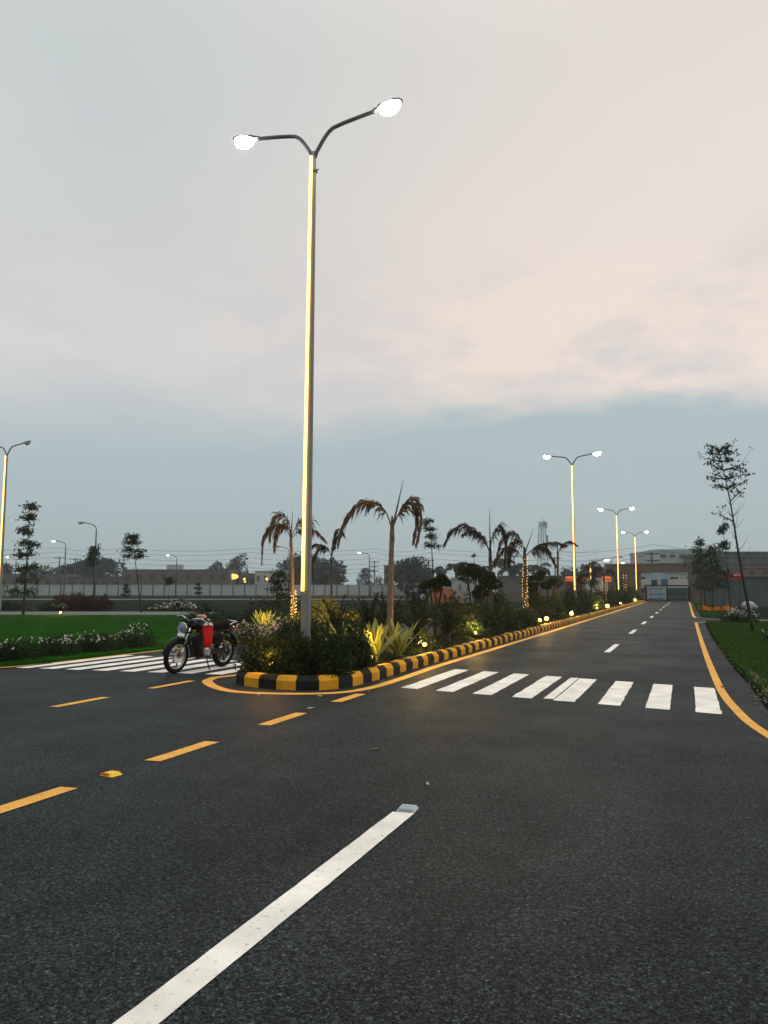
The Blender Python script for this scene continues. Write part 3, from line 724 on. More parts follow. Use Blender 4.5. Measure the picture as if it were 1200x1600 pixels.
def fairy_lights(label, loc, z0, z1, r, seed, n=60, s=.014):
    g = random.Random(seed); t = thing('fairy_lights', label, 'fairy lights', loc, 0, 'fairy lights wound round palm trunks')
    pts, mb = [], MB(); turns = (z1 - z0) / .11
    for i in range(int(turns * 10)):
        u = i / (turns * 10); a = u * turns * 6.283; pts.append((r * math.cos(a), r * math.sin(a), z0 + (z1 - z0) * u))
    MB().tube(pts, .004, 4, False).build('cable', 'black_plastic', t)
    for i in range(n):
        u = i / n; a = u * turns * 6.283 + g.uniform(-.4, .4); mb.ball(((r + .012) * math.cos(a), (r + .012) * math.sin(a), z0 + (z1 - z0) * u + g.uniform(-.02, .02)), s, 5, 4)
    o = mb.build('bulbs', 'fairy_bulb', t); o['kind'] = 'stuff'
    return t
RT = YAW            # screen right as a facing angle
LT = YAW + math.pi
long_l = [(0, 0), (.16, .42), (.50, .62), (.85, .44), (1.08, .02), (1.14, -.28)]
short_r = [(0, 0), (.12, .30), (.34, .62), (.56, .60), (.62, .25), (.52, -.28)]
hook = [(0, 0), (.15, .5), (.5, .55), (.75, .1), (.8, -.5)]
arch = [(0, 0), (.3, .55), (.9, .75), (1.5, .55), (1.9, .1)]
palm('front palm with drying brown drooping fronds and a tall spear leaf', (-5.82, 15.2, Z), 2.60, .068,
     [(LT, 1.0, long_l, .36, 1.1), (RT + .1, 1.0, short_r, .34, 1.2), (RT + .35, .92, short_r, .28, 1.0)], (.22, .10, 1.08), 'frond_dry', 1, (.05, .02))
p = S(459, 24)
palm('palm just left of the main lamp with hanging fronds', (p.x, p.y, .03), 3.05, .06,
     [(LT, .82, [(0, 0), (.3, .5), (.75, .5), (1.05, .0), (1.1, -.9)], .42, 1.2), (LT + .4, .9, [(0, 0), (.1, .6), (.4, .85), (.7, .6), (.75, .0)], .5, 1.4), (RT - .2, 1.0, short_r, .55, 1.4),
      (RT, .85, [(0, 0), (.4, .35), (.9, .3), (1.3, -.1)], .3, 1.1), (LT - .3, .7, hook, .45, 1.2)], (.05, 0, .9), 'frond_dry', 2, (-.12, 0), (.2, 1.5, 'fairy lights wound round the palm trunk left of the main lamp'))
p = S(518, 30)
palm('thin dark palm right behind the main lamp with ragged fronds', (p.x, p.y, .03), 2.75, .045,
     [(LT, 1.0, [(0, 0), (.2, .3), (.5, .25), (.75, -.2), (.72, -.9)], .32, 1.2), (RT, 1.0, [(0, 0), (.15, .6), (.35, .95), (.5, .8)], .34, .8), (RT + .5, .9, [(0, 0), (.1, .6), (.2, 1.1), (.3, 1.2)], .4, .7), (LT + .6, .9, [(0, 0), (.3, .4), (.8, .5), (1.2, .3)], .3, 1)], None, 'frond_dark', 3, bark='bark')
palm('palm with a bare upright mast of a leaf among the topiary', (-6.1, 25.4, Z), 2.55, .075,
     [(LT, 1.0, [(0, 0), (.3, .6), (.8, .95), (1.3, .75), (1.55, .3)], .42, 1.2), (RT + .2, 1.0, [(0, 0), (.1, .6), (.35, .95), (.55, .5), (.5, -.5)], .40, 1.3), (LT + .5, .95, [(0, 0), (.25, .5), (.7, .8), (1.2, .6)], .35, 1.1)], (0, 0, 1.55), 'frond_dark', 4, bark='bark')
palm('palm with golden fairy lights wound up its trunk', (-5.95, 30.6, Z), 2.75, .085,
     [(LT, 1.0, [(0, 0), (.15, .6), (.5, .85), (.9, .55), (1.1, 0)], .45, 1.3), (RT, 1.0, [(0, -.1), (.5, .3), (1.1, .45), (1.7, .35)], .36, 1.1), (LT + .4, .9, hook, .5, 1.3), (RT - .3, 1.1, [(0, -.1), (.4, .2), (.8, .15), (1.1, -.4)], .4, 1.2),
      (LT - .5, 1.0, [(0, -.3), (.4, .2), (.9, .2), (1.3, -.4)], .4, 1.2)], (.35, .1, 1.0), 'frond_dark', 5, (0, 0), (.35, 2.6, 'fairy lights wound round the trunk of the middle palm'), 'bark')
palm('slim palm bent over at its tip like a hook, left of the second street lamp', (-6.0, 39.2, Z), 3.1, .07,
     [(RT, 1.0, [(0, -.1), (.15, .35), (.55, .65), (1.0, .45)], .28, 1.1)], None, 'frond_dark', 6, (.05, 0), None, 'bark')
palm('short distant palm with golden fairy lights before the gate block', (-5.95, 62.5, Z), 2.2, .11,
     [(LT, 1.3, [(0, 0), (.2, .7), (.6, 1.0), (1.0, .6)], .5, 1.2), (LT + .3, 1.3, hook, .5, 1.3), (LT - .4, 1.3, [(0, -.2), (.6, .3), (1.3, .2), (1.8, -.3)], .5, 1.2), (RT, 1.2, hook, .45, 1.2)], None, 'frond_dark', 7, (0, 0), (.3, 2.1, 'fairy lights on the short distant palm before the gate block'), 'bark')
fairy_lights('short run of fairy lights on a stub at the end of the island', (-5.9, 84, Z), .9, 3.0, .14, 9, 26, .03)
for x, y in ((-5.9, 84),):
    t = thing('palm_stump', 'bare palm stump carrying fairy lights near the farthest street lamp', 'palm stump', (x, y, Z))
    MB().tube([(0, 0, -.05), (0, 0, 1.6), (0, 0, 3.4)], [.14, .12, .08], 8).build('trunk', 'bark', t)

# cycads: rosettes of stiff dark fronds
CY = [frond_mesh('cycad_frond', c, .17, 34, 'leaf_cycad', 50 + i, .10, .022) for i, c in enumerate(([(0, 0), (.22, .55), (.45, .85), (.75, .95)], [(0, 0), (.32, .42), (.65, .58), (.95, .5)], [(0, 0), (.10, .55), (.22, .95), (.38, 1.2)]))]
def cycad(label, loc, s, n, seed):
    g = random.Random(seed); t = thing('cycad', label, 'cycad', loc, 0, 'dark cycads on the island')
    MB().tube([(0, 0, -.03), (0, 0, .22)], [.13, .10], 9).build('trunk', 'dark_bark', t)
    for k in range(n):
        link('frond', CY[(2, 0, 1)[min(2, int(3 * k / n))]], t, (0, 0, .18), (0, g.uniform(-.12, .12), k * 2.4 + g.uniform(-.2, .2)), s * g.uniform(.85, 1.1))
for i, (x, y, s, lb) in enumerate(((-6.55, 14.1, .80, 'dark cycad behind the front bush, leftmost of the row'), (-6.35, 15.3, .86, 'dark cycad just left of the front palm trunk'), (-6.45, 16.7, .88, 'dark cycad just right of the front palm trunk'),
        (-5.75, 17.0, .80, 'dark cycad above the right hand agave'), (-6.3, 18.3, .9, 'dark cycad in the row behind the right hand agave'), (-5.6, 18.6, .78, 'dark cycad in front of the round dark bush'))):
    cycad(lb, (x, y, Z), s, 22, i)
# middle shrubs along the island
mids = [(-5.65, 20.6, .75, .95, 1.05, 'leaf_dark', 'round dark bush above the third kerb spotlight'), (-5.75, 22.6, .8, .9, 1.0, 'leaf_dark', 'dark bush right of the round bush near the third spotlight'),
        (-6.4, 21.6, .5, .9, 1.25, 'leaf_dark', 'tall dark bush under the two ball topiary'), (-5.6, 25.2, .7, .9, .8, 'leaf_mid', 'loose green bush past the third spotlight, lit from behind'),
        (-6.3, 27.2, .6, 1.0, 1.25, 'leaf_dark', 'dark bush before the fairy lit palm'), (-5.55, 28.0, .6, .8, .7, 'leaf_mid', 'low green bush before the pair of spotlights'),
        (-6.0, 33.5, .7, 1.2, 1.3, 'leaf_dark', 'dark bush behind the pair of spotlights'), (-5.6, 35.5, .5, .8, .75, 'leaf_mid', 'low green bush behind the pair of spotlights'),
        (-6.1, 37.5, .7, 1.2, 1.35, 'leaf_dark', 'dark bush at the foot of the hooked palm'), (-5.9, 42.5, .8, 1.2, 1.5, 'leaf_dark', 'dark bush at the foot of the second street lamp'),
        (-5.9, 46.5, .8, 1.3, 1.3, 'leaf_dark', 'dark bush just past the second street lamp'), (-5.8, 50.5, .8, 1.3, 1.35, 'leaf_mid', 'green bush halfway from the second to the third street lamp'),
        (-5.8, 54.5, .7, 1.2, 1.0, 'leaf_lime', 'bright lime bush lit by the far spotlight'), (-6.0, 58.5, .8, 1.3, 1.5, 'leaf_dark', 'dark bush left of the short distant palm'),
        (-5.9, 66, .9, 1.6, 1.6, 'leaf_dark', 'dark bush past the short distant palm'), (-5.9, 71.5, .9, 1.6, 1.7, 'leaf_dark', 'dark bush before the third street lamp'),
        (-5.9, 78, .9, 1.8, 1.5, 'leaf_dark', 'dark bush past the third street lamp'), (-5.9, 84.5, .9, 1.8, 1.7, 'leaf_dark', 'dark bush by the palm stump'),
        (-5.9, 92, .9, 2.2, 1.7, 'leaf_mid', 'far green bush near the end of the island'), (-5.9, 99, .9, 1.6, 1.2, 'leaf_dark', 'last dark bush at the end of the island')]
for i, (x, y, rx, ry, rz, m, lb) in enumerate(mids):
    shrub('leafy_shrub', lb, (x, y, Z), (rx, ry, rz), 2600, .075 + .0012 * y, m, seed=60 + i, lumps=16, group='shrubs along the island')
shrub('flowering_shrub', 'red flowering bush among the topiary', (-6.5, 23.3, Z), (.35, .4, 1.5), 1200, .08, 'leaf_dark', seed=91, flowers=70, petal='petal_red')
shrub('flowering_shrub', 'small pale flowering plant right behind the spotlight past the agaves', (-5.35, 16.2, Z), (.25, .35, .5), 700, .05, 'leaf_mid', seed=92, flowers=14)
# low ground cover over the bed
P = np.stack([rng.uniform(-6.8, -5.05, 16000), 12.0 + 60 * rng.uniform(0, 1, 16000) ** 1.7, np.full(16000, Z + .005)], 1)
V, F = leaves(P, np.stack([rng.normal(0, .8, 16000), rng.normal(0, .8, 16000), rng.uniform(.3, 1, 16000)], 1), .085, rng, .4)
tag(link('ground_cover', npmesh('ground_cover', V, F, 'leaf_dark')), 'low dark creeping plants covering the island soil', 'ground cover', kind='stuff')

def topiary(label, loc, balls, seed, n=1500, size=.07):
    g = np.random.default_rng(seed); t = thing('topiary_tree', label, 'topiary', loc, 0, 'cloud pruned topiary trees')
    for k, (dx, dy, z, r) in enumerate(balls):
        w = MB(); w.tube([(0, 0, -.05), (dx * .2, dy * .2, z * .45), (dx * .75, dy * .75, z * .8), (dx, dy, z)], [.05, .04, .03, .02], 6); w.build('trunk' if k == 0 else 'limb', 'dark_bark', t)
        P, D = lumpy(n, (r, r, r * .72), g, 12, .42, False); V, F = leaves(P + np.array([dx, dy, z]), D, size, g); link('crown', npmesh('crown', V, F, 'leaf_dark'), t)
    return t
topiary('two ball topiary tree in front of the orange wall', (-6.45, 20.3, Z), [(-.12, -.05, 1.42, .30), (.22, .1, 1.55, .26)], 1)
topiary('broad dark cloud topiary left of the palm mast', (-6.35, 23.9, Z), [(-.15, 0, 1.85, .48), (.35, .1, 1.75, .42), (.62, .12, 1.55, .34)], 2, 2000)
topiary('small low ball topiary below the palm mast', (-6.0, 23.2, Z), [(.1, 0, 1.25, .27)], 3)
topiary('three ball topiary right of the fairy lit palm', (-6.2, 33.6, Z), [(-.25, 0, 1.7, .34), (.25, .1, 1.95, .33), (.05, -.1, 1.45, .3)], 4)
topiary('round topiary on the stem of the hooked palm', (-6.2, 38.2, Z), [(.25, 0, 1.75, .45), (-.2, 0, 1.55, .3)], 5)
topiary('distant ball topiary right of the second street lamp', (-6.1, 49, Z), [(.1, 0, 2.0, .5)], 6)
topiary('distant ball topiary left of the short palm', (-6.1, 56.5, Z), [(.1, 0, 1.9, .6)], 7)
topiary('distant ball topiary right of the third street lamp', (-6.0, 80, Z), [(.1, 0, 1.9, .8)], 8)

# left hedge along the roadway and shrubs round the left lawn
for i, (y, rx, ry, rz, lb) in enumerate(((11.0, .8, .45, .42, 'flowering hedge plant cut by the left photo edge'), (11.9, .55, .75, .45, 'flowering hedge plant at the left roadway, second from the photo edge'), (13.1, .5, .85, .48, 'flowering hedge plant in the middle of the low hedge'),
        (14.4, .5, .85, .50, 'flowering hedge plant second from the far end of the low hedge'), (15.7, .5, .8, .56, 'flowering hedge plant at the far end with the most white blossoms'))):
    shrub('hedge_plant', lb, (-12.95 - (.75 if i == 0 else 0), y + (.35 if i == 0 else .2), .05), (rx, ry, rz), 3200, .055, 'leaf_dark', 'hedge', flowers=42 + 14 * i, seed=120 + i, lumps=18, ftop=.55, group='low hedge plants along the left roadway')
for i, (px, d, rx, rz, lb) in enumerate(((98, 56, 1.0, 1.25, 'dark red leaved shrub above the orange lawn spotlight'), (120, 56.5, 1.0, 1.35, 'dark red leaved shrub in the middle of the red group'), (143, 56, 1.0, 1.25, 'dark red leaved shrub right of the middle of the red group'), (162, 57, .9, 1.2, 'dark red leaved shrub at the right end of the red group'))):
    p = S(px, d); shrub('red_shrub', lb, (p.x, p.y, 0), (rx, rx, rz), 1800, .15, 'leaf_red', seed=130 + i, group='dark red shrubs beyond the left path')
for i, (px, d, rx, rz, m, fl, lb) in enumerate(((15, 58, 2.2, .7, 'leaf_dark', 0, 'low dark shrub at the left photo edge beyond the path'), (83, 55, .9, .7, 'leaf_dark', 20, 'low dark shrub left of the red group'), (255, 54, 1.5, .62, 'leaf_mid', 130, 'white flowering bush beyond the path, left of the motorcycle'), (283, 53, 1.4, .8, 'leaf_mid', 150, 'white flowering bush behind the motorcycle headlight'))):
    p = S(px, d); shrub('flowering_shrub' if fl else 'leafy_shrub', lb, (p.x, p.y, 0), (rx, 1.0, rz), 1800, .13, m, seed=140 + i, flowers=fl)
# right verge planting
shrub('flowering_shrub', 'white flowering bush at the right photo edge', (2.55, 24.6, .05), (.75, .8, .45), 2600, .07, 'leaf_dark', seed=150, flowers=110, ftop=.5)
shrub('flowering_shrub', 'white flowering bush under the thin sapling by the side road', (2.15, 37.2, .05), (.95, .9, .68), 2600, .085, 'leaf_dark', seed=151, flowers=110, ftop=.4)
shrub('leafy_shrub', 'low dark bush in the middle of the right lawn', (1.85, 17.5, .05), (.5, .6, .22), 1200, .06, 'leaf_dark', seed=152)
for i, x in enumerate((1.0, 1.75, 2.45)):
    shrub('flower_bed', ('orange flower clump left in the bed under the sapling group', 'orange flower clump in the middle of the bed under the sapling group', 'orange flower clump right in the bed under the sapling group')[i], (x, 56.5 - i * .4, .05), (.55, .8, .36), 500, .10, 'leaf_mid', 'flower bed', flowers=260, petal='petal_orange', seed=155 + i, ftop=.2)

# ------------------------------------------------------------------ young trees
def sapling(label, base, H, r0, lean, boughs, leaf, size, mat='leaf_sapling', seed=0, bare=0, group='young saplings', name='sapling'):
    """boughs: (height fraction, facing angle, length, rise, leaves, spread)"""
    g = np.random.default_rng(seed); t = thing(name, label, 'tree', base, 0, group)
    k = 16; tr = [Vector((lean[0] * (i / k) + .06 * H / 5 * math.sin(i * .55 + seed) * (i / k) * .5, lean[1] * (i / k), -.05 + (H + .05) * i / k)) for i in range(k + 1)]
    mb = MB(); mb.tube(tr, [r0 * (1 - .85 * (i / k) ** .62) for i in range(k + 1)], 7)
    mb.build('trunk', 'dark_bark', t, smooth=True)
    limbs = MB(); P, D = [], []
    for (hf, az, ln, rise, n, sp) in boughs:
        i = hf * k; a = tr[int(i)].lerp(tr[min(k, int(i) + 1)], i - int(i))
        dr = Vector((math.cos(az), math.sin(az), 0)); e = a + dr * ln + Vector((0, 0, rise)); m = a.lerp(e, .55) + Vector((0, 0, -.10 * rise + .03))
        limbs.tube([a, m, e], [r0 * .33, r0 * .22, r0 * .08], 5)
        for _ in range(3):
            f = g.uniform(.35, .9); q = a.lerp(e, f); w = q + Vector(g.normal(size=3)) * ln * .3 + Vector((0, 0, .1 * ln)); limbs.tube([q, w], [r0 * .12, r0 * .04], 4)
            c = g.normal(size=(max(1, n // 5), 3)) * sp * .45 + np.array(w); P.append(c); D.append(g.normal(size=c.shape))
        u = g.uniform(.3, 1.05, (n, 1)); c = np.array(a) + (np.array(e) - np.array(a)) * u + g.normal(size=(n, 3)) * sp * np.array([1, 1, .55]); P.append(c); D.append(g.normal(size=c.shape) + np.array([dr.x, dr.y, -.2]) * .6)
    for _ in range(bare):
        hf = g.uniform(.35, .75); a = tr[int(hf * k)]; az = g.uniform(0, 6.28); e = a + Vector((math.cos(az) * .5, math.sin(az) * .5, .6)) * g.uniform(.5, 1.1); limbs.tube([a, a.lerp(e, .5) + Vector((0, 0, -.06)), e], [.012, .007, .003], 4)
    limbs.build('limbs', 'dark_bark', t)
    P = np.concatenate(P); V, F = leaves(P, np.concatenate(D), size, g, leaf); link('crown', npmesh('crown', V, F, mat), t)
    return t
def whorls(g, h0, h1, n, ln0, ln1, leaves_, sp, rise=.1):
    out = []
    for i in range(n):
        f = h0 + (h1 - h0) * i / max(1, n - 1)
        L_ = ln0 + (ln1 - ln0) * i / max(1, n - 1)
        for k in range(3):
            out.append((f + g.uniform(-.015, .015), g.uniform(0, 6.28), L_ * g.uniform(.6, 1.15), rise * L_ * g.uniform(.2, 2), leaves_, sp))
    return out
g = random.Random(4)
b = [(.60, LT, .62, .32, 18, .06), (.71, RT, .42, .42, 22, .07), (.77, LT + .3, .30, .18, 16, .07)]
for f, ln, k in ((.78, .7, 3), (.83, .85, 4), (.88, .85, 4), (.925, .7, 4), (.965, .5, 4), (.99, .3, 3)):
    for j in range(k): b.append((f, (LT if j % 2 else RT) + g.uniform(-.9, .9), ln * g.uniform(.65, 1.15), g.uniform(.10, .32), 21, .065))
sapling('tall leaning sapling with a sparse high crown at the right photo edge', (2.08, 29.3, .05), 6.35, .075, (-.80, -.3), b, .5, .115, seed=2, bare=14)
sapling('thin sapling with small tufts behind the tall leaning one', (2.3, 47.5, .05), 5.0, .06, (-.2, 0), [(.98, 1, .2, .1, 70, .13), (.93, 3, .2, .1, 60, .12), (.76, 2, .2, .1, 80, .16), (.80, 5, .15, .1, 50, .12), (.45, 1, .3, .05, 40, .16), (.47, 4, .3, .05, 40, .16)], .5, .16, seed=3, bare=5)
for i, (x, y, h, w, lb) in enumerate(((1.75, 62, 4.6, 1.25, 'leafy sapling nearest in the group by the orange flowers'), (1.35, 67, 5.3, 1.15, 'tallest leafy sapling of the group by the orange flowers'), (1.15, 72, 4.4, 1.1, 'leafy sapling farthest in the group by the orange flowers'))):
    gg = random.Random(20 + i); sapling(lb, (x, y, .05), h, .07, (gg.uniform(-.2, .2), 0), whorls(gg, .35, .97, 7, w, w * .35, 26, .2), .5, .24, 'leaf_sapling', seed=30 + i)
def far_sapling(label, px, d, top, style, seed, mat='leaf_sapling', wd=.7, n=7, lean=0., h0=.25, lf=None):
    p = S(px, d); H = S(px, d, top).z; gg = random.Random(seed)
    sapling(label, (p.x, p.y, .0), H, .014 * H, (lean * math.cos(YAW), lean * math.sin(YAW)), whorls(gg, h0, .97, n, wd, wd * .45, 62, .13 * wd / .7, .1), .5, .0095 * wd * d ** .5 * 3.2, mat, seed=seed)
far_sapling('tall layered sapling on the left beside the street lamp strip', 38, 45, 787, 0, 41, 'leaf_mid', .85, 8, .12, .2)
far_sapling('leaning sapling with a rounded top, left of the motorcycle', 222, 50, 836, 0, 42, 'leaf_sapling', .75, 4, -.75, .72)
far_sapling('sapling in front of the grey tree mass on the left', 146, 75, 856, 0, 43, 'leaf_sapling', .9, 4, 0, .72)
far_sapling('bare looking layered sapling left of the main lamp', 433, 30, 896, 0, 44, 'leaf_sapling', .62, 6, .05, .3)
far_sapling('leaning sapling with oval leaves right of the front palm', 683, 40, 812, 0, 45, 'leaf_sapling', .55, 4, -.4, .74)
far_sapling('small distant sapling in front of the boundary wall, far left', 196, 90, 914, 0, 46, 'leaf_sapling', .5, 4, 0, .4)
far_sapling('small distant sapling in front of the boundary wall right of the leaning one', 264, 90, 905, 0, 47, 'leaf_sapling', .7, 2, 0, .85)
far_sapling('thin distant sapling over the topiary', 745, 60, 866, 0, 48, 'leaf_sapling', .35, 3, -.2, .6)
far_sapling('small distant sapling before the wall left of the motorcycle', 310, 90, 912, 0, 49, 'leaf_sapling', .5, 3, 0, .5)

def big_tree(label, px, d, top, rad, seed, n=2600, mat='leaf_far', name='far_tree', base=None, size=None):
    p = S(px, d); H = S(px, d, top).z; g = np.random.default_rng(seed)
    t = thing(name, label, 'tree', (p.x, p.y, 0), YAW, 'far trees beyond the boundary wall')
    mb = MB(); mb.tube([(0, 0, -.05), (.1, 0, H * .35), (0, 0, H * .75)], [.05 * rad + .1, .04 * rad + .08, .05], 8)
    for k in range(6):
        a = g.uniform(0, 6.28); mb.tube([(.05, 0, H * .3), (rad * .35 * math.cos(a), rad * .35 * math.sin(a), H * .55), (rad * .7 * math.cos(a), rad * .7 * math.sin(a), H * .75)], [.12, .08, .03], 5)
    mb.build('trunk', 'dark_bark', t)
    P, D = lumpy(n, (rad, rad, (H * .46)), g, 22, .40, False); P = P + np.array([0, 0, H * .54])
    V, F = leaves(P, D, size or .1 * rad + .25, g, .6); link('crown', npmesh('crown', V, F, mat), t)
big_tree('broad grey green tree behind the left field, left part', 118, 250, 872, 8, 1)
big_tree('broad grey green tree behind the left field, right part', 152, 255, 868, 8.5, 2)
big_tree('small round tree behind the tall layered sapling', 55, 240, 883, 5.5, 3)
big_tree('small tree at the far left edge behind the lamp strip', 2, 240, 878, 4, 4)
big_tree('dark tree above the lit building, right one', 373, 270, 866, 5, 5)
big_tree('small dark tree above the lit building, left one', 338, 270, 878, 4, 6)
big_tree('wide pale tree right behind the main lamp', 505, 235, 862, 10.5, 7, 3600)
big_tree('left shoulder of the pale trees behind the main lamp', 470, 240, 866, 8, 8)
big_tree('small dark tree right of the wide pale tree', 572, 260, 886, 3.5, 9, 1200)
big_tree('pointed small tree beside the pylon', 592, 270, 897, 2.2, 10, 700)
big_tree('dense dark square shaped tree right of the front palm', 637, 190, 866, 5.6, 11, 3600)
big_tree('distant tree behind the second street lamp, right part', 918, 180, 878, 4.5, 12)
big_tree('yellowish distant tree left of the second street lamp', 890, 175, 885, 2.6, 13, 1400)
def far_palm(label, px, d, top, seed):
    p = S(px, d); H = S(px, d, top).z - 1.2; g = random.Random(seed)
    t = thing('far_palm', label, 'palm tree', (p.x, p.y, 0), 0, 'distant palms on the skyline')
    MB().tube([(0, 0, -.05), (.1, 0, H * .6), (0, 0, H)], [.28, .22, .2], 7).build('trunk', 'dark_bark', t)
    for k in range(13): link('frond', FP, t, (0, 0, H), (0, R(g.uniform(-25, 35)), k * 2.4 + g.uniform(-.3, .3)), g.uniform(.85, 1.2))
FP = frond_mesh('far_frond', [(0, 0), (.9, .9), (2.0, 1.0), (2.9, .2)], 1.1, 26, 'leaf_far', 77, .8, .2)
for i, (px, top, lb) in enumerate(((677, 888, 'distant palm right of the dark square tree'), (712, 882, 'distant palm above the two ball topiary'), (748, 884, 'distant palm above the cloud topiary'), (784, 876, 'distant palm right behind the palm mast'), (797, 884, 'lower distant palm right behind the palm mast'),
        (815, 886, 'distant palm left of the fairy lit palm'), (842, 884, 'distant palm below the communication tower'))):
    far_palm(lb, px, 185, top, i)

# ================================================================== BACKGROUND BUILDINGS
def block(name, label, px0, px1, d, top, dep, mat, cat='building', wins=None, base=0., roof=None, wmat='window_dark', rise=.25, parapet=True):
    """box building whose front faces the camera; wins = (columns, rows, w fraction, h fraction, z0 fraction)"""
    a, b_ = S(px0, d), S(px1, d); W = (b_ - a).length; H = S((px0 + px1) / 2, d, top).z
    t = thing(name, label, cat, ((a.x + b_.x) / 2, (a.y + b_.y) / 2, base), YAW)
    MB().box((0, dep / 2, H / 2 - .05), (W, dep, H + .1)).build('wall', mat, t)
    if parapet: MB().box((0, dep / 2, H + rise / 2 + .003), (W + .3, dep + .3, rise)).build('roof', roof or mat, t)
    if wins:
        c, r, wf, hf, z0 = wins; ww, hh = W / c * wf, H * (1 - z0) / r * hf
        fr = MB(); s = .12
        fr.box((0, -.04, hh / 2 + s / 2), (ww + 2 * s, .1, s)).box((0, -.04, -hh / 2 - s / 2), (ww + 2 * s, .1, s)).box((-ww / 2 - s / 2, -.04, 0), (s, .1, hh)).box((ww / 2 + s / 2, -.04, 0), (s, .1, hh)).box((0, -.03, 0), (.06, .06, hh))
        fme = fr.mesh('window', mat); pme = MB().box((0, .0, 0), (ww, .03, hh)).mesh('pane', wmat)
        for i in range(c):
            for j in range(r):
                w = link('window', fme, t, (-W / 2 + W * (i + .5) / c, -.005, H * z0 + H * (1 - z0) * (j + .5) / r)); link('pane', pme, w)
    return t
a, b_ = S(-120, 200), S(705, 200)
wall = thing('boundary_wall', 'long precast panel wall across the far left field', 'wall', (a.x, a.y, 0), YAW)
n = 46; seg = (b_ - a).length / n; WH = 2.75
pme = MB().box((0, 0, WH / 2 - .05), (seg - .28, .12, WH)).box((0, -.08, WH - .12), (seg - .28, .06, .14)).mesh('panel', 'wall_precast')
qme = MB().box((0, -.03, WH / 2), (.26, .3, WH + .2)).mesh('post', 'wall_grey')
for i in range(n + 1):
    if i < n: link('panel', pme, wall, (seg * (i + .5), 0, 0))
    link('post', qme, wall, (seg * i, 0, 0))
b1 = block('factory_building', 'long low brown building on the left beyond the boundary wall', 190, 358, 225, 891, 14, 'wall_brown', wins=(9, 1, .35, .4, .45))
t = thing('water_tank', 'pale water tank on the roof of the long brown building', 'water tank', tuple(S(273, 228).xy) + (b1.location.z + S(273, 225, 891).z + .26,), YAW)
MB().box((0, 0, .8), (4.6, 2.2, 1.3)).build('tank', 'wall_pale', t); MB().box((-1.6, 0, .07), (.3, 2, .14)).box((1.6, 0, .07), (.3, 2, .14)).build('support', 'wall_grey', t)
block('shed', 'dark flat roofed shed left of the long brown building', 105, 188, 222, 904, 10, 'wall_brown', 'shed', wins=(5, 1, .6, .45, .25), roof='roof_dark', rise=.5)
block('building', 'low brown house at the far left edge beyond the wall', -20, 100, 228, 898, 12, 'wall_brown', wins=(7, 1, .4, .45, .3))
block('building', 'white low building left of the main lamp', 398, 452, 232, 893, 12, 'wall_pale', wins=(5, 1, .4, .4, .4))
block('building', 'lit corner building with an orange lamp glow', 352, 400, 236, 897, 10, 'wall_grey', wins=(4, 1, .5, .4, .3))
for px, y, r, lb in ((364, 901, .85, 'orange glowing wall lamp on the lit corner building'), (382, 905, .40, 'small warm wall lamp right of the orange one'), (383, 909, .32, 'lower small warm wall lamp right of the orange one'), (417, 905, .45, 'small warm wall lamp on the white low building')):
    p = S(px, 229 if px < 400 else 230, y); t = thing('wall_lamp', lb, 'wall lamp', p, YAW)
    MB().ball((0, -.3, 0), (r * (2.0 if r > .8 else 1), r * .5, r), 10, 7).build('globe', 'wall_lamp', t, smooth=True); MB().box((0, 2.6, r * .9), (.2, 5.5, .16)).build('bracket', 'dark_metal', t)
block('building', 'slim grey building between the main lamp trees and the square tree', 600, 611, 260, 884, 8, 'wall_grey', wins=(2, 2, .4, .5, .3))
block('building', 'pale slim building right of the square tree', 660, 668, 230, 893, 6, 'wall_pale', wins=(1, 2, .5, .4, .3))
block('building', 'pale building above the two ball topiary', 686, 697, 230, 895, 6, 'wall_pale', wins=(2, 2, .4, .4, .4))
block('building', 'wide pale building with a bluish roof behind the palm mast', 726, 766, 235, 891, 10, 'wall_mint', wins=(4, 2, .4, .4, .3), roof='sign_sky')
block('shelter', 'pale low hut behind the topiary trees', 712, 738, 85, 905, 5, 'wall_pale', 'hut', wins=(2, 1, .3, .35, .3))
t = block('wall_block', 'orange brown low wall block right of the tractor', 673, 709, 84, 919, 2.2, 'wall_orange', 'wall', parapet=False)
block('wall_block', 'brown grey blind wall behind the fairy lit palm', 791, 884, 92, 901, 7, 'wall_grey', 'wall', parapet=True, rise=.12)
block('wall_block', 'pinkish wall under the orange awning by the second street lamp', 884, 916, 96, 908, 5, 'wall_pink', 'wall', parapet=False)
p = S(896, 95, 904.5); t = thing('awning', 'lit orange awning left of the mint wall', 'awning', p, YAW)
MB().box((0, 0, .0), (2.9, 1.6, .42), Matrix.Rotation(R(8), 3, 'X')).build('canopy', 'roof_orange_lit', t); MB().tube([(-1.3, .2, -.2), (-1.3, .9, -2.6)], .04, 6).tube([(1.3, .2, -.2), (1.3, .9, -2.6)], .04, 6).build('post', 'dark_metal', t)
block('wall_block', 'mint green wall right of the second street lamp', 916, 950, 94, 903, 3, 'wall_mint', 'wall', parapet=False)
p = S(948, 92, 905); t = thing('awning', 'small red orange awning right of the mint wall', 'awning', p, YAW)
MB().box((0, 0, 0), (.9, .9, .5), Matrix.Rotation(R(10), 3, 'X')).build('canopy', 'roof_orange_lit', t); MB().tube([(0, .2, -.2), (0, .3, -2.6)], .04, 6).build('post', 'dark_metal', t)

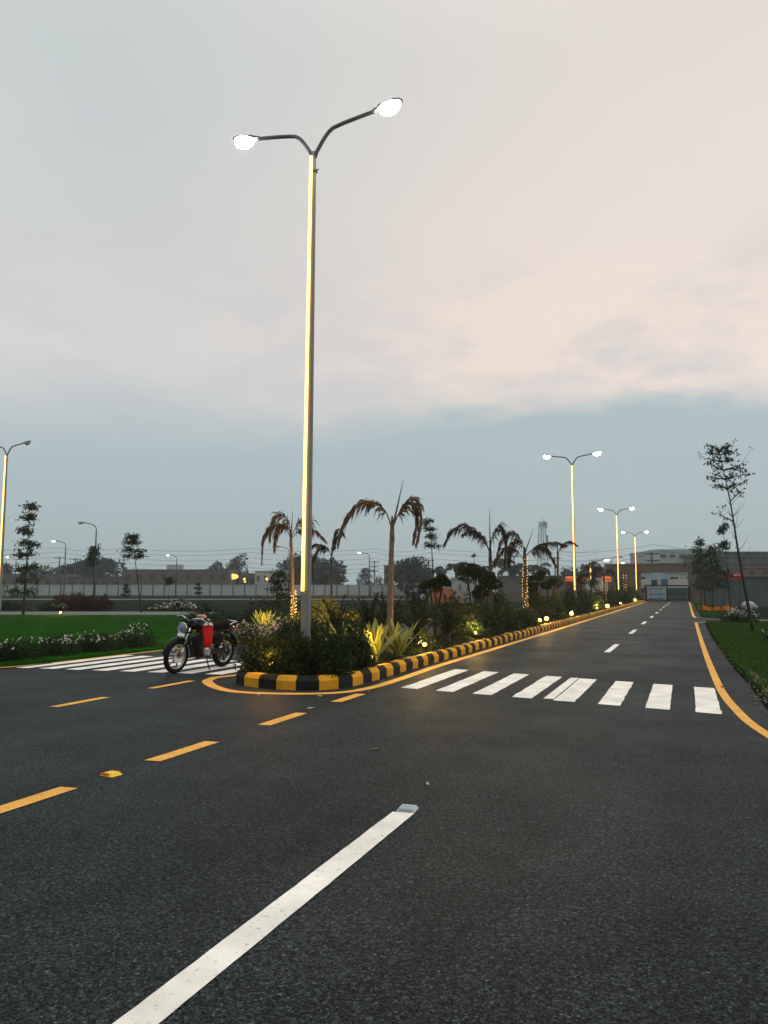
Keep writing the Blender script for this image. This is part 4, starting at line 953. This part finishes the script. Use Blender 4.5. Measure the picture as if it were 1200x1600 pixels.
# the gatehouse spanning the far end of the road (its own frame: x along the front, facing the camera down the road)
GY = 104.0
def gx(px): return min((abs((lambda v: v)(S(px, depth(x / 20, GY)).x - x / 20)), x / 20) for x in range(-400, 300))[1]
gh = thing('gatehouse', 'wide brown gate building spanning the far end of the road', 'gate building', (0, GY, 0))
xl, xo, xr, xe = gx(947), gx(1000), gx(1076), gx(1099)
zt = S(1035, depth(-3, GY), 882).z; zb = S(1035, depth(-3, GY), 894).z
MB().box(((xl + xo) / 2, 1.5, zt / 2 - .03), (xo - xl, 3, zt - .06)).build('pier', 'wall_brown', gh)
MB().box(((xr + xe) / 2, 1.5, zt / 2 - .03), (xe - xr, 3, zt - .06)).build('pier', 'wall_brown', gh)
MB().box(((xl + xe) / 2, 1.5, (zt + zb) / 2), (xe - xl + .1, 3.2, zt - zb)).build('lintel', 'wall_brown', gh)
MB().box(((xl + xe) / 2, 1.5, zt + .08), (xe - xl + .3, 3.4, .15)).build('coping', 'wall_grey', gh)
zl = S(1040, depth(-3, GY), 917).z
gate = thing('gate', 'black metal vehicle gate closing the road below the brown lintel', 'gate', (0, GY - .4, 0))
x0, x1, xm = gx(1009), gx(1077), gx(1042)
for x in (x0, xm, x1): MB().box((x, 0, zl / 2), (.36 if x != xm else .2, .2, zl)).build('post', 'dark_metal', gate)
MB().box(((x0 + x1) / 2, 0, zl + .14), (x1 - x0 + .4, .25, .15)).build('top_rail', 'dark_metal', gate)
for (xa, xb) in ((x0, xm), (xm, x1)):
    lf = MB().box(((xa + xb) / 2, 0, .30), (xb - xa - .7, .08, .12)).box(((xa + xb) / 2, 0, zl - .25), (xb - xa - .7, .08, .1)).box(((xa + xb) / 2, 0, .9), (xb - xa - .7, .06, .08)).build('gate_leaf', 'dark_metal', gate)
    k = int((xb - xa - .7) / .2); bars = MB()
    for i in range(k): bars.box((xa + .4 + i * .2, .0, zl / 2), (.03, .03, zl - .4))
    o = bars.build('bars', 'dark_metal', lf); o['kind'] = 'stuff'
sg = thing('hoarding', 'white hoarding with blue panels behind the gate under the lintel', 'hoarding', (0, GY + 6, 0))
def gz(y): return S(1035, depth(-3, GY + 6), y).z
MB().box((gx(1040), 0, gz(912)), (gx(1082) - gx(996), .2, gz(904) - gz(917.5))).build('board', 'sign_white', sg)
MB().box((gx(1037), -.15, gz(909.5)), (.85, .1, gz(905) - gz(914.5))).build('panel', 'sign_blue', sg)
MB().box((gx(1020), -.15, gz(910)), (.75, .1, gz(906) - gz(914.5))).build('panel', 'sign_teal', sg)
for px in (1000, 1076): MB().box((gx(px), .1, gz(917) / 2), (.2, .2, gz(917))).build('post', 'dark_metal', sg)
block('building', 'pale shopfront building seen through the gate opening', 990, 1092, 122, 896, 6, 'wall_pale', wins=(4, 2, .45, .4, .1))
block('container', 'dark teal container standing behind the gate on the right', 1052, 1074, 114, 918, 2.4, 'sign_teal', 'container', parapet=False)
block('container', 'sky blue container seen above the white hoarding', 1026, 1040, 116, 894, 2.4, 'sign_sky', 'container', parapet=False)
block('office_building', 'big pale blue grey building rising behind the gatehouse', 1031, 1132, 190, 862, 22, 'wall_pale', wins=(7, 5, .55, .4, .0), roof='sign_sky', rise=.6)
block('office_building', 'lower end of the big pale building with a balcony on the left', 1026, 1033, 188, 875, 6, 'wall_pale', wins=(1, 3, .5, .4, .2))
block('office_building', 'long grey blue industrial building behind the right wall', 1125, 1300, 170, 866, 20, 'wall_bluegrey', wins=(8, 4, .7, .3, .3), roof='roof_dark', rise=.6)
block('office_building', 'pinkish brown house at the right photo edge behind the wall', 1166, 1290, 110, 888, 8, 'wall_pink', wins=(6, 2, .3, .35, .4))
block('wall_block', 'blue grey rendered wall on the right behind the saplings', 1099, 1420, 69, 902, .4, 'wall_bluegrey', 'wall', rise=.12)
p = S(1139, 67.5, 901); t = thing('awning', 'dull red awning on the blue grey wall at the right', 'awning', p, YAW)
MB().box((0, 0, 0), (1.6, 1.2, .34), Matrix.Rotation(R(10), 3, 'X')).build('canopy', 'roof_red', t); MB().tube([(-.7, -.4, 0), (-.7, -.4, -p.z)], .03, 6).tube([(.7, -.4, 0), (.7, -.4, -p.z)], .03, 6).build('post', 'dark_metal', t)
p = S(1168, 62); t = thing('boulder', 'pale round boulder on the bare soil at the right', 'boulder', (p.x, p.y, 0), .3)
MB().ball((0, 0, .22), (.55, .45, .36), 12, 8).ball((.45, .1, .1), (.3, .3, .2), 10, 6).build('stone', 'wall_pale', t, smooth=True)

# communication tower
p = S(849, 250); TH = S(849, 250, 815).z
t = thing('communication_tower', 'steel lattice communication tower on the skyline', 'tower', (p.x, p.y, 0), YAW + .35)
def tw(z): return 1.75 - 1.05 * z / TH
for sx in (-1, 1):
    for sy in (-1, 1): MB().tube([(sx * tw(0), sy * tw(0), 0), (sx * tw(TH), sy * tw(TH), TH)], .09, 5).build('leg', 'pole_concrete', t)
mb = MB(); z = 0.
while z < TH - 1:
    h = 1.9; a, c = tw(z), tw(z + h)
    for (x0_, y0_), (x1_, y1_) in (((-1, -1), (1, -1)), ((1, -1), (1, 1)), ((1, 1), (-1, 1)), ((-1, 1), (-1, -1))):
        mb.tube([(x0_ * a, y0_ * a, z), (x1_ * c, y1_ * c, z + h)], .035, 4).tube([(x1_ * a, y1_ * a, z), (x0_ * c, y0_ * c, z + h)], .035, 4).tube([(x0_ * a, y0_ * a, z), (x1_ * a, y1_ * a, z)], .035, 4)
    z += h
mb.build('bracing', 'pole_concrete', t)
for k, (x, z) in enumerate(((-1.0, TH - 1.2), (1.0, TH - 1.2), (1.3, TH - 5.5), (1.35, TH - 7.5), (-1.5, TH - 11), (.2, TH - .8))): MB().box((x, -.9, z), (.55, .4, 2.0)).build('antenna', 'wall_pale', t)
MB().tube([(.4, 0, TH), (.4, 0, TH + 2)], .05, 4).build('lightning_rod', 'pole_concrete', t)

# power poles and wires
def power_pole(label, px, d, top, arms=2):
    p = S(px, d); H = S(px, d, top).z; t = thing('power_pole', label, 'power pole', (p.x, p.y, 0), YAW + .2, 'power poles')
    MB().tube([(0, 0, -.05), (0, 0, H)], [.2, .14], 7).build('pole', 'pole_concrete', t)
    for k in range(arms):
        z = H - .35 - 1.25 * k; c = MB().box((0, -.16, z), (3.0 - .3 * k, .14, .16)).build('crossarm', 'dark_metal', t)
        for x in (-1.25, -.55, .55, 1.25): MB().tube([(x * (1 - .1 * k), -.16, z + .08), (x * (1 - .1 * k), -.16, z + .34)], .07, 5).build('insulator', 'wall_pale', c)
    return H
power_pole('plain power pole behind the lit single lamp on the left', 91, 210, 870, 1)
power_pole('plain power pole behind the leaning sapling on the left', 192, 210, 873, 1)
power_pole('short power pole above the left tree group', 116, 215, 872, 1)
power_pole('power pole with three crossarms right of the wide pale tree', 585, 215, 876, 3)
power_pole('power pole with three crossarms right of the dark square tree', 670, 190, 874, 3)
power_pole('thin power pole left of the fairy lit palm', 804, 200, 868, 1)
power_pole('thin power pole right of the communication tower', 868, 190, 870, 1)
power_pole('power pole rising behind the gatehouse', 1020, 135, 862, 3)
for i, (ya, yb, d, lb) in enumerate(((855, 858, 205, 'topmost'), (862, 864, 205, 'second'), (870, 873, 206, 'third'), (878, 881, 206, 'fourth'), (886, 887, 207, 'fifth'), (892, 893, 207, 'lowest'))):
    mb = MB()
    xs = [-160, 91, 192, 390, 585, 670, 868, 935]
    for a, b_ in zip(xs, xs[1:]):
        ya_, yb_ = [ya + (yb - ya) * (q + 160) / 1100 for q in (a, b_)]; A, B = S(a, d, ya_), S(b_, d, yb_)
        mb.tube([A.lerp(B, k / 8) - Vector((0, 0, .9 * (1 - (2 * k / 8 - 1) ** 2))) for k in range(9)], .045, 4)
    tag(mb.build('overhead_wire', 'wire'), lb + ' overhead wire strung across the left and middle sky', 'power line', 'overhead wires')
for i, (y0, y1, y2, lb) in enumerate(((862, 851, 868, 'upper'), (876, 859, 872, 'middle'), (884, 866, 880, 'lower'))):
    mb = MB()
    for (qa, da, ya), (qb, db, yb) in (((868, 190, y0), (1020, 135, y1)), ((1020, 135, y1), (1290, 130, y2))):
        A, B = S(qa, da, ya), S(qb, db, yb); mb.tube([A.lerp(B, k / 8) - Vector((0, 0, .7 * (1 - (2 * k / 8 - 1) ** 2))) for k in range(9)], .035, 4)
    tag(mb.build('overhead_wire', 'wire'), lb + ' overhead wire meeting the pole behind the gatehouse', 'power line', 'overhead wires')

# tractor standing in the field
p = S(652, 88); t = thing('tractor', 'dark tractor with a pale canopy parked in the middle field', 'tractor', (p.x, p.y, -.03), YAW)
MB().box((-.55, 0, .95), (1.35, .7, .6), taper=.85).build('bonnet', 'tractor_dark', t); MB().box((.45, 0, .75), (.9, .9, .5)).build('chassis', 'tractor_dark', t)
MB().box((.45, .1, 1.18), (.5, .5, .12)).box((.72, .1, 1.45), (.1, .5, .5)).build('seat', 'black_plastic', t)
for x, r in ((-.9, .42), (.6, .7)):
    for y in (-.62, .62):
        w = MB().torus((x, y, r), r * .74, r * .26, 'y', 20, 8, .7).build('wheel', 'rubber', t, smooth=True); MB().tube([(x, y - .08, r), (x, y + .08, r)], r * .5, 12).build('rim', 'alloy', w)
for y in (-.5, .5):
    for x in (.1, .95): MB().tube([(x, y, .9), (x, y, 2.1)], .03, 6).build('canopy_post', 'dark_metal', t)
MB().box((.5, 0, 2.14), (1.5, 1.3, .08)).build('canopy', 'tractor_roof', t)
MB().tube([(-.5, .2, 1.2), (-.5, .2, 1.9)], .035, 6).build('exhaust', 'dark_metal', t)
MB().torus((.0, 0, 1.35), .18, .02, 'z', 14, 5).tube([(0, 0, 1.35), (-.15, 0, 1.1)], .02, 5).build('steering_wheel', 'black_plastic', t)

# ================================================================== MOTORCYCLE
def motorcycle(loc, rotz, lean, steer):
    t = thing('motorcycle', 'black motorcycle parked on its stand on the left zebra crossing', 'motorcycle', loc, rotz)
    t.rotation_euler = Matrix.Rotation(rotz, 3, 'Z') .__matmul__(Matrix.Rotation(lean, 3, 'X')).to_euler()
    WB, WR = .66, .305
    def wheel(name, x, tw_, par, front):
        w = link(name, None, par, (x, 0, WR)) if False else None
        mb = MB(); mb.torus((x, 0, WR), WR - tw_, tw_, 'y', 40, 10, .95)
        w = mb.build(name, 'rubber', par, smooth=True)
        mb = MB(); mb.torus((x, 0, WR), WR - tw_ * 1.75, .020, 'y', 36, 8, 1.3); mb.build('rim', 'alloy', w, smooth=True)
        sp = MB()
        for k in range(6):
            a = k * math.pi / 3 + .3; sp.tube([(x + .035 * math.cos(a), 0, WR + .035 * math.sin(a)), (x + (WR - tw_ * 1.8) * math.cos(a), 0, WR + (WR - tw_ * 1.8) * math.sin(a))], [.022, .014], 6)
        sp.build('spokes', 'alloy' if front else 'dark_metal', w, smooth=True)
        MB().tube([(x, -.06, WR), (x, .06, WR)], .045 if front else .07, 14).build('hub', 'alloy', w)
        if front:
            mb = MB(); mb.tube([(x, .052, WR), (x, .058, WR)], .115, 24); mb.build('brake_disc', 'chrome', w)
        return w
    # steered assembly
    st = link('front_end', None, t); ax = Vector((.46, 0, .86)); 
    st.matrix_local = Matrix.Translation(ax) @ Matrix.Rotation(steer, 4, Vector((-.42, 0, .9)).normalized()) @ Matrix.Translation(-ax)
    wheel('front_wheel', WB, .046, t, True).matrix_local = st.matrix_local.copy()
    M_ = st.matrix_local.copy(); bpy.data.objects.remove(st)
    def fr(mb, name, mat, smooth=True):
        o = mb.build(name, mat, t, smooth=smooth); o.matrix_local = M_; return o
    for y in (-.085, .085):
        o = fr(MB().tube([(WB, y, WR), (WB - .06, y, WR + .16)], .028, 8), 'fork_leg', 'alloy')
        MB().tube([(WB - .05, y, WR + .14), (.46, y, .88)], .019, 8).build('stanchion', 'chrome', o, smooth=True)
    mb = MB(); mb.box((.455, 0, .87), (.09, .24, .03)).box((.49, 0, .74), (.08, .22, .03)); fr(mb, 'fork_yoke', 'dark_metal', False)
    fd = MB(); vs = []
    for i in range(15):
        a = R(8 + 142 * i / 14); q = WR + .030
        for y, dz in ((-.062, -.022), (-.045, .004), (0, .014), (.045, .004), (.062, -.022)): vs.append((WB + (q + dz) * math.cos(a), y, WR + (q + dz) * math.sin(a)))
    fd.add(vs, [(i * 5 + j, i * 5 + j + 1, i * 5 + j + 6, i * 5 + j + 5) for i in range(14) for j in range(4)]); fr(fd, 'front_fender', 'gloss_black')
    hl = MB(); hl.tube([(.47, 0, .80), (.54, 0, .81), (.585, 0, .812)], [.05, .092, .098], 20)
    h = fr(hl, 'headlight', 'gloss_black')
    MB().torus((.588, 0, .812), .096, .011, 'x', 26, 7).build('bezel', 'chrome', h, smooth=True)
    MB().ball((.582, 0, .812), (.035, .092, .092), 20, 10).build('glass', 'headlight_glass', h, smooth=True)
    mb = MB(); mb.box((.60, 0, .690), (.012, .17, .055), Matrix.Rotation(R(-12), 3, 'Y')); fr(mb, 'headlight_guard', 'chrome', False)
    mb = MB()
    for y in (-.07, .07): mb.tube([(.45, y, .93), (.47, y, .955)], [.045, .05], 14)
    mb.box((.45, 0, .92), (.07, .2, .05)); fr(mb, 'instruments', 'black_plastic')
    hb = MB(); hb.tube(catmull([(.30, -.37, .965), (.36, -.26, 1.0), (.43, -.12, .985), (.435, 0, .94), (.43, .12, .985), (.36, .26, 1.0), (.30, .37, .965)], .04), .012, 8)
    h = fr(hb, 'handlebar', 'chrome')
    for s in (-1, 1):
        g_ = MB().tube([(.355, s * .27, .998), (.295, s * .385, .963)], .018, 8).build('grip', 'rubber', h)
        MB().tube([(.40, s * .24, 1.0), (.375, s * .36, .975)], .006, 6).build('lever', 'alloy', h)
        mr = MB(); mr.tube([(.385, s * .20, 1.0), (.40, s * .27, 1.13), (.385, s * .33, 1.17)], .006, 6); mo = fr(mr, 'mirror', 'black_plastic')
        MB().ball((.38, s * .36, 1.185), (.016, .062, .042), 14, 8).build('mirror_head', 'black_plastic', mo, smooth=True)
        MB().tube([(.47, s * .09, .775), (.475, s * .17, .775)], .008, 6).ball((.48, s * .19, .775), (.036, .03, .028), 10, 7).build('turn_signal', 'amber_plastic', t, smooth=True)
    cb = MB(); cb.tube(catmull([(.42, .12, .98), (.60, .16, .93), (.55, .10, .70), (.40, .05, .58)], .05), .005, 5).tube(catmull([(.42, -.12, .98), (.60, -.15, .94), (.56, -.09, .70), (WB, -.06, .35)], .05), .005, 5); cb.build('control_cables', 'black_plastic', t)
    tk = MB(); tk.loft([(.38, .80, .045, .06), (.34, .82, .095, .10), (.24, .835, .135, .115), (.10, .83, .14, .115), (-.03, .81, .115, .095), (-.12, .785, .075, .06)], 18, 2.6); k_ = tk.build('fuel_tank', 'gloss_black', t, smooth=True)
    MB().tube([(.16, 0, .945), (.16, 0, .962)], .035, 14).build('filler_cap', 'chrome', k_)
    se = MB(); se.loft([(-.05, .80, .07, .035), (-.12, .80, .12, .06), (-.30, .80, .135, .07), (-.50, .83, .135, .075), (-.68, .85, .115, .065), (-.76, .855, .06, .035)], 16, 3); se.build('seat', 'seat_vinyl', t, smooth=True)
    rk = MB()
    for y in (-.11, .11): rk.tube(catmull([(-.50, y, .80), (-.66, y * 1.05, .86), (-.84, y * .9, .89)], .05), .011, 6)
    rk.tube([(-.84, -.1, .89), (-.84, .1, .89)], .011, 6); rk.build('grab_rail', 'chrome', t, smooth=True)
    fm = MB(); fm.tube([(.44, 0, .84), (.36, 0, .55), (.25, 0, .30)], .024, 8)
    for y in (-.09, .09): fm.tube([(.42, y * .4, .76), (.0, y, .70), (-.45, y * 1.1, .72), (-.72, y, .76)], .016, 7).tube([(-.05, y, .69), (-.10, y, .32), (.22, y, .24)], .018, 7)
    fm.build('frame', 'dark_metal', t, smooth=True)
    sw = MB()
    for y in (-.085, .085): sw.tube([(-.08, y, .32), (-WB, y, WR)], .018, 7)
    sw.build('swingarm', 'dark_metal', t, smooth=True)
    wheel('rear_wheel', -WB, .052, t, False)
    for y in (-.115, .115):
        sh = MB(); sh.tube([(-.40, y, .70), (-.58, y, .34)], .014, 7); so = sh.build('shock_absorber', 'chrome', t, smooth=True)
        sp = MB(); A, B = Vector((-.41, y, .68)), Vector((-.56, y, .38)); sp.tube([A.lerp(B, i / 60) + Vector((math.cos(i * .95), math.sin(i * .95), 0)) * .026 for i in range(61)], .005, 4, False); sp.build('spring', 'dark_metal', so)
    en = MB(); en.loft([(.20, .36, .08, .08), (.14, .36, .13, .12), (-.10, .36, .13, .125), (-.17, .36, .09, .09)], 14, 3.5); e = en.build('engine', 'dark_metal', t, smooth=True)
    MB().tube([(.02, .12, .37), (.02, .165, .37), (.02, .178, .37)], [.105, .10, .075], 18, flat=.85).build('engine_cover', 'alloy', e, smooth=True); MB().tube([(.02, -.12, .37), (.02, -.165, .37)], .10, 18).build('engine_cover', 'alloy', e)
    cy = MB(); rot = Matrix.Rotation(R(20), 3, 'Y')
    for i in range(8): cy.box(Vector((.13, 0, .46)) + rot @ Vector((0, 0, i * .024)), (.17, .19, .012), rot)
    cy.box(Vector((.13, 0, .46)) + rot @ Vector((0, 0, .09)), (.12, .13, .22), rot); cy.build('cylinder_fins', 'dark_metal', e)
    ex = MB(); ex.tube(catmull([(.22, -.03, .52), (.33, -.07, .42), (.24, -.13, .24), (-.15, -.16, .22), (-.30, -.17, .25)], .05), .02, 8).tube([(-.28, -.17, .245), (-.36, -.175, .26), (-.82, -.18, .33)], [.024, .046, .04], 12); ex.build('exhaust', 'chrome', t, smooth=True)
    sd = MB()
    for y in (-.125, .125): sd.loft([(-.08, .60, .012, .08), (-.20, .62, .02, .10), (-.36, .66, .014, .06)], 12, 3) if False else sd.ball((-.25, y, .60), (.22, .022, .125), 14, 8)
    sd.build('side_panel', 'gloss_black', t, smooth=True)
    rf = MB(); vs = []
    for i in range(12):
        a = R(60 + 118 * i / 11); q = WR + .05
        for y, dz in ((-.075, -.03), (-.05, .0), (0, .012), (.05, .0), (.075, -.03)): vs.append((-WB + (q + dz) * math.cos(a), y, WR + .05 + (q + dz) * math.sin(a)))
    rf.add(vs, [(i * 5 + j, i * 5 + j + 1, i * 5 + j + 6, i * 5 + j + 5) for i in range(11) for j in range(4)]); rf.build('rear_fender', 'gloss_black', t, smooth=True)
    MB().loft([(-.62, .76, .10, .035), (-.76, .775, .08, .03), (-.84, .78, .05, .02)], 12, 3).build('tail_cowl', 'gloss_black', t, smooth=True)
    MB().ball((-.85, 0, .755), (.03, .06, .035), 12, 8).build('tail_light', 'red_plastic', t, smooth=True)
    for s in (-1, 1): MB().tube([(-.78, s * .07, .73), (-.79, s * .16, .73)], .007, 6).ball((-.80, s * .18, .73), (.034, .028, .026), 10, 7).build('turn_signal', 'amber_plastic', t, smooth=True)
    cg = MB(); cg.box((-.36, .10, .35), (.60, .02, .11)).ball((-WB, .10, WR), (.09, .015, .075), 14, 6); cg.build('chain_guard', 'dark_metal', t)
    MB().tube([(-.02, .10, .30), (-.04, .20, .06), (-.05, .225, .022)], .012, 7).box((-.05, .235, .02), (.06, .05, .01)).build('side_stand', 'dark_metal', t)
    for s in (-1, 1): MB().tube([(.02, s * .12, .29), (.02, s * .25, .28)], .015, 8).build('footpeg', 'rubber', t)
    MB().tube([(.06, .15, .30), (.16, .19, .27), (.19, .23, .27)], .009, 6).build('gear_lever', 'chrome', t)
    return t, M_
BX, BY = -8.55, 12.34
bike, MF = motorcycle((BX, BY, 0), -math.pi / 2 + R(-6), R(-7), R(-12))
bpy.context.view_layer.update()
def bike_pt(p): return bike.matrix_world @ Vector(p)
# carrier bag hanging from the left handlebar and a pouch on the tank
q = bike_pt((.27, .27, .985))
bag = thing('carrier_bag', 'bright red carrier bag hanging by white straps from the motorcycle handlebar', 'bag', (q.x + .03, q.y + .0, 0), YAW + R(20))
vs = []; rows = 9; cols = 20; g = random.Random(8)
for i in range(rows):
    u = i / (rows - 1); z = .445 + .415 * u
    w = .076 + .022 * u - .004 * math.sin(u * 7); dpt = .050 * (1 - .55 * u ** 2) * (.75 + .5 * math.sin(math.pi * min(1, .2 + u)))
    for j in range(cols):
        a = 2 * math.pi * j / cols; ca, sa = math.cos(a), math.sin(a)
        k = 1 + .06 * math.sin(5 * a + 3 * u) * (1 - abs(ca)) + g.uniform(-.03, .03)
        vs.append((w * math.copysign(abs(ca) ** .55, ca) , dpt * math.copysign(abs(sa) ** .7, sa) * k, z + (.012 * math.cos(3 * a) if i == rows - 1 else 0)))
mb = MB(); mb.add(vs, [(i * cols + j, i * cols + (j + 1) % cols, (i + 1) * cols + (j + 1) % cols, (i + 1) * cols + j) for i in range(rows - 1) for j in range(cols)] + [tuple(range(cols - 1, -1, -1))])
mb.build('bag_body', 'bag_red', bag, smooth=True)
for s in (-1, 1):
    for y in (-.02, .02):
        st_ = MB(); tp = Vector((0, y * .3, q.z + .02)); bt = Vector((s * .05, -.045 + y, .85)); w = Vector((.034, 0, 0)); w2 = Vector((.016, 0, 0))
        st_.add([bt - w, bt + w, tp + w2, tp - w2, bt - w + Vector((0, .004, 0)), bt + w + Vector((0, .004, 0)), tp + w2 + Vector((0, .004, 0)), tp - w2 + Vector((0, .004, 0))], [(0, 1, 2, 3), (7, 6, 5, 4), (0, 3, 7, 4), (1, 5, 6, 2)]); st_.build('strap', 'bag_white', bag)
q = bike_pt((.13, .02, .965))
po = thing('pouch', 'small tan pouch lying on the motorcycle tank', 'pouch', q, bike.rotation_euler.z + R(60))
MB().loft([(-.13, .035, .04, .022), (-.11, .04, .06, .034), (.0, .045, .064, .038), (.11, .04, .06, .034), (.13, .035, .04, .022)], 14, 3.5).build('body', 'cloth_tan', po, smooth=True)
MB().box((0, -.064, .045), (.2, .006, .008)).build('zip', 'dark_metal', po)

# ================================================================== SMALL THINGS ON THE ROAD
t = thing('road_stud', 'yellow and red reflective road stud between two yellow dashes', 'road stud', (-4.40, 5.17, 0), R(-8))
MB().box((0, 0, .012), (.135, .115, .022), taper=.72).build('body', 'stud_yellow', t)
MB().box((-.02, -.046, .0135), (.085, .022, .016), Matrix.Rotation(R(-35), 3, 'X')).build('reflector', 'stud_red', t); MB().box((.0, .046, .0135), (.09, .02, .016), Matrix.Rotation(R(35), 3, 'X')).build('reflector', 'stud_red', t)
t = thing('road_stud', 'silver aluminium road stud at the end of the long white stripe', 'road stud', (-1.83, 5.12, 0), R(4))
MB().box((0, 0, .012), (.13, .12, .022), taper=.75).build('body', 'stud_silver', t)
MB().box((0, 0, .0235), (.07, .02, .006)).build('ridge', 'stud_silver', t); MB().box((0, -.05, .0135), (.10, .02, .015), Matrix.Rotation(R(-35), 3, 'X')).build('reflector', 'grey_lens', t)
def g0(px, py):
    a = S(px, 1.0, py); d = Vector((a.x, a.y, a.z - CAMH)); k = -CAMH / d.z; return (d.x * k, d.y * k)
for px, py, s, m, lb in ((588, 1172, .05, 'litter_leaf', 'dry fallen leaf alone on the asphalt below the island nose'), (404, 1086, .05, 'litter_pale', 'pale scrap on the road before the left end of the island nose'), (502, 1089, .06, 'litter_pale', 'pale scrap on the road between island nose and yellow dash'), (486, 1108, .06, 'litter_pale', 'pale scrap beside the third yellow dash'),
                     (575, 1081, .045, 'litter_pale', 'pale scrap at the tip of the yellow dash by the island line'), (1106, 1074, .05, 'litter_leaf', 'dry leaf by the right end of the right zebra crossing'), (668, 1226, .03, 'litter_pale', 'tiny pale scrap in the middle of the foreground asphalt'), (1130, 1075, .07, 'litter_leaf', 'dry twig lying on the right yellow edge line')):
    x, y = g0(px, py); V_ = MB(); a = (px * 7) % 6
    ca, sa = math.cos(a), math.sin(a)
    pts = [(-1, 0, .1), (-.3, .42, .25), (.5, .35, .12), (1, 0, .35), (.4, -.4, .2), (-.4, -.36, .05)]
    top = [(x + s * (p[0] * ca - p[1] * sa), y + s * (p[0] * sa + p[1] * ca), .006 + s * p[2]) for p in pts]
    V_.add(top + [(p[0], p[1], p[2] - .003) for p in top], [(0, 1, 2, 3), (0, 3, 4, 5), (9, 8, 7, 6), (11, 10, 9, 6)])
    tag(V_.build('fallen_leaf' if m == 'litter_leaf' else 'paper_scrap', m), lb, 'litter', 'litter on the road')

# ================================================================== AIR
hz = MB(); hz.box((0, 0, 17), (1640, 1640, 38))
o = hz.build('haze', None); o['kind'] = 'stuff'
hm = bpy.data.materials.new('haze'); hm.use_nodes = True; nt = hm.node_tree; nt.nodes.clear()
v = nt.nodes.new('ShaderNodeVolumePrincipled'); v.inputs['Color'].default_value = (.88, .93, .95, 1); v.inputs['Density'].default_value = .00062; v.inputs['Anisotropy'].default_value = .82
ou = nt.nodes.new('ShaderNodeOutputMaterial'); nt.links.new(v.outputs[0], ou.inputs['Volume'])
o.data.materials.append(hm)
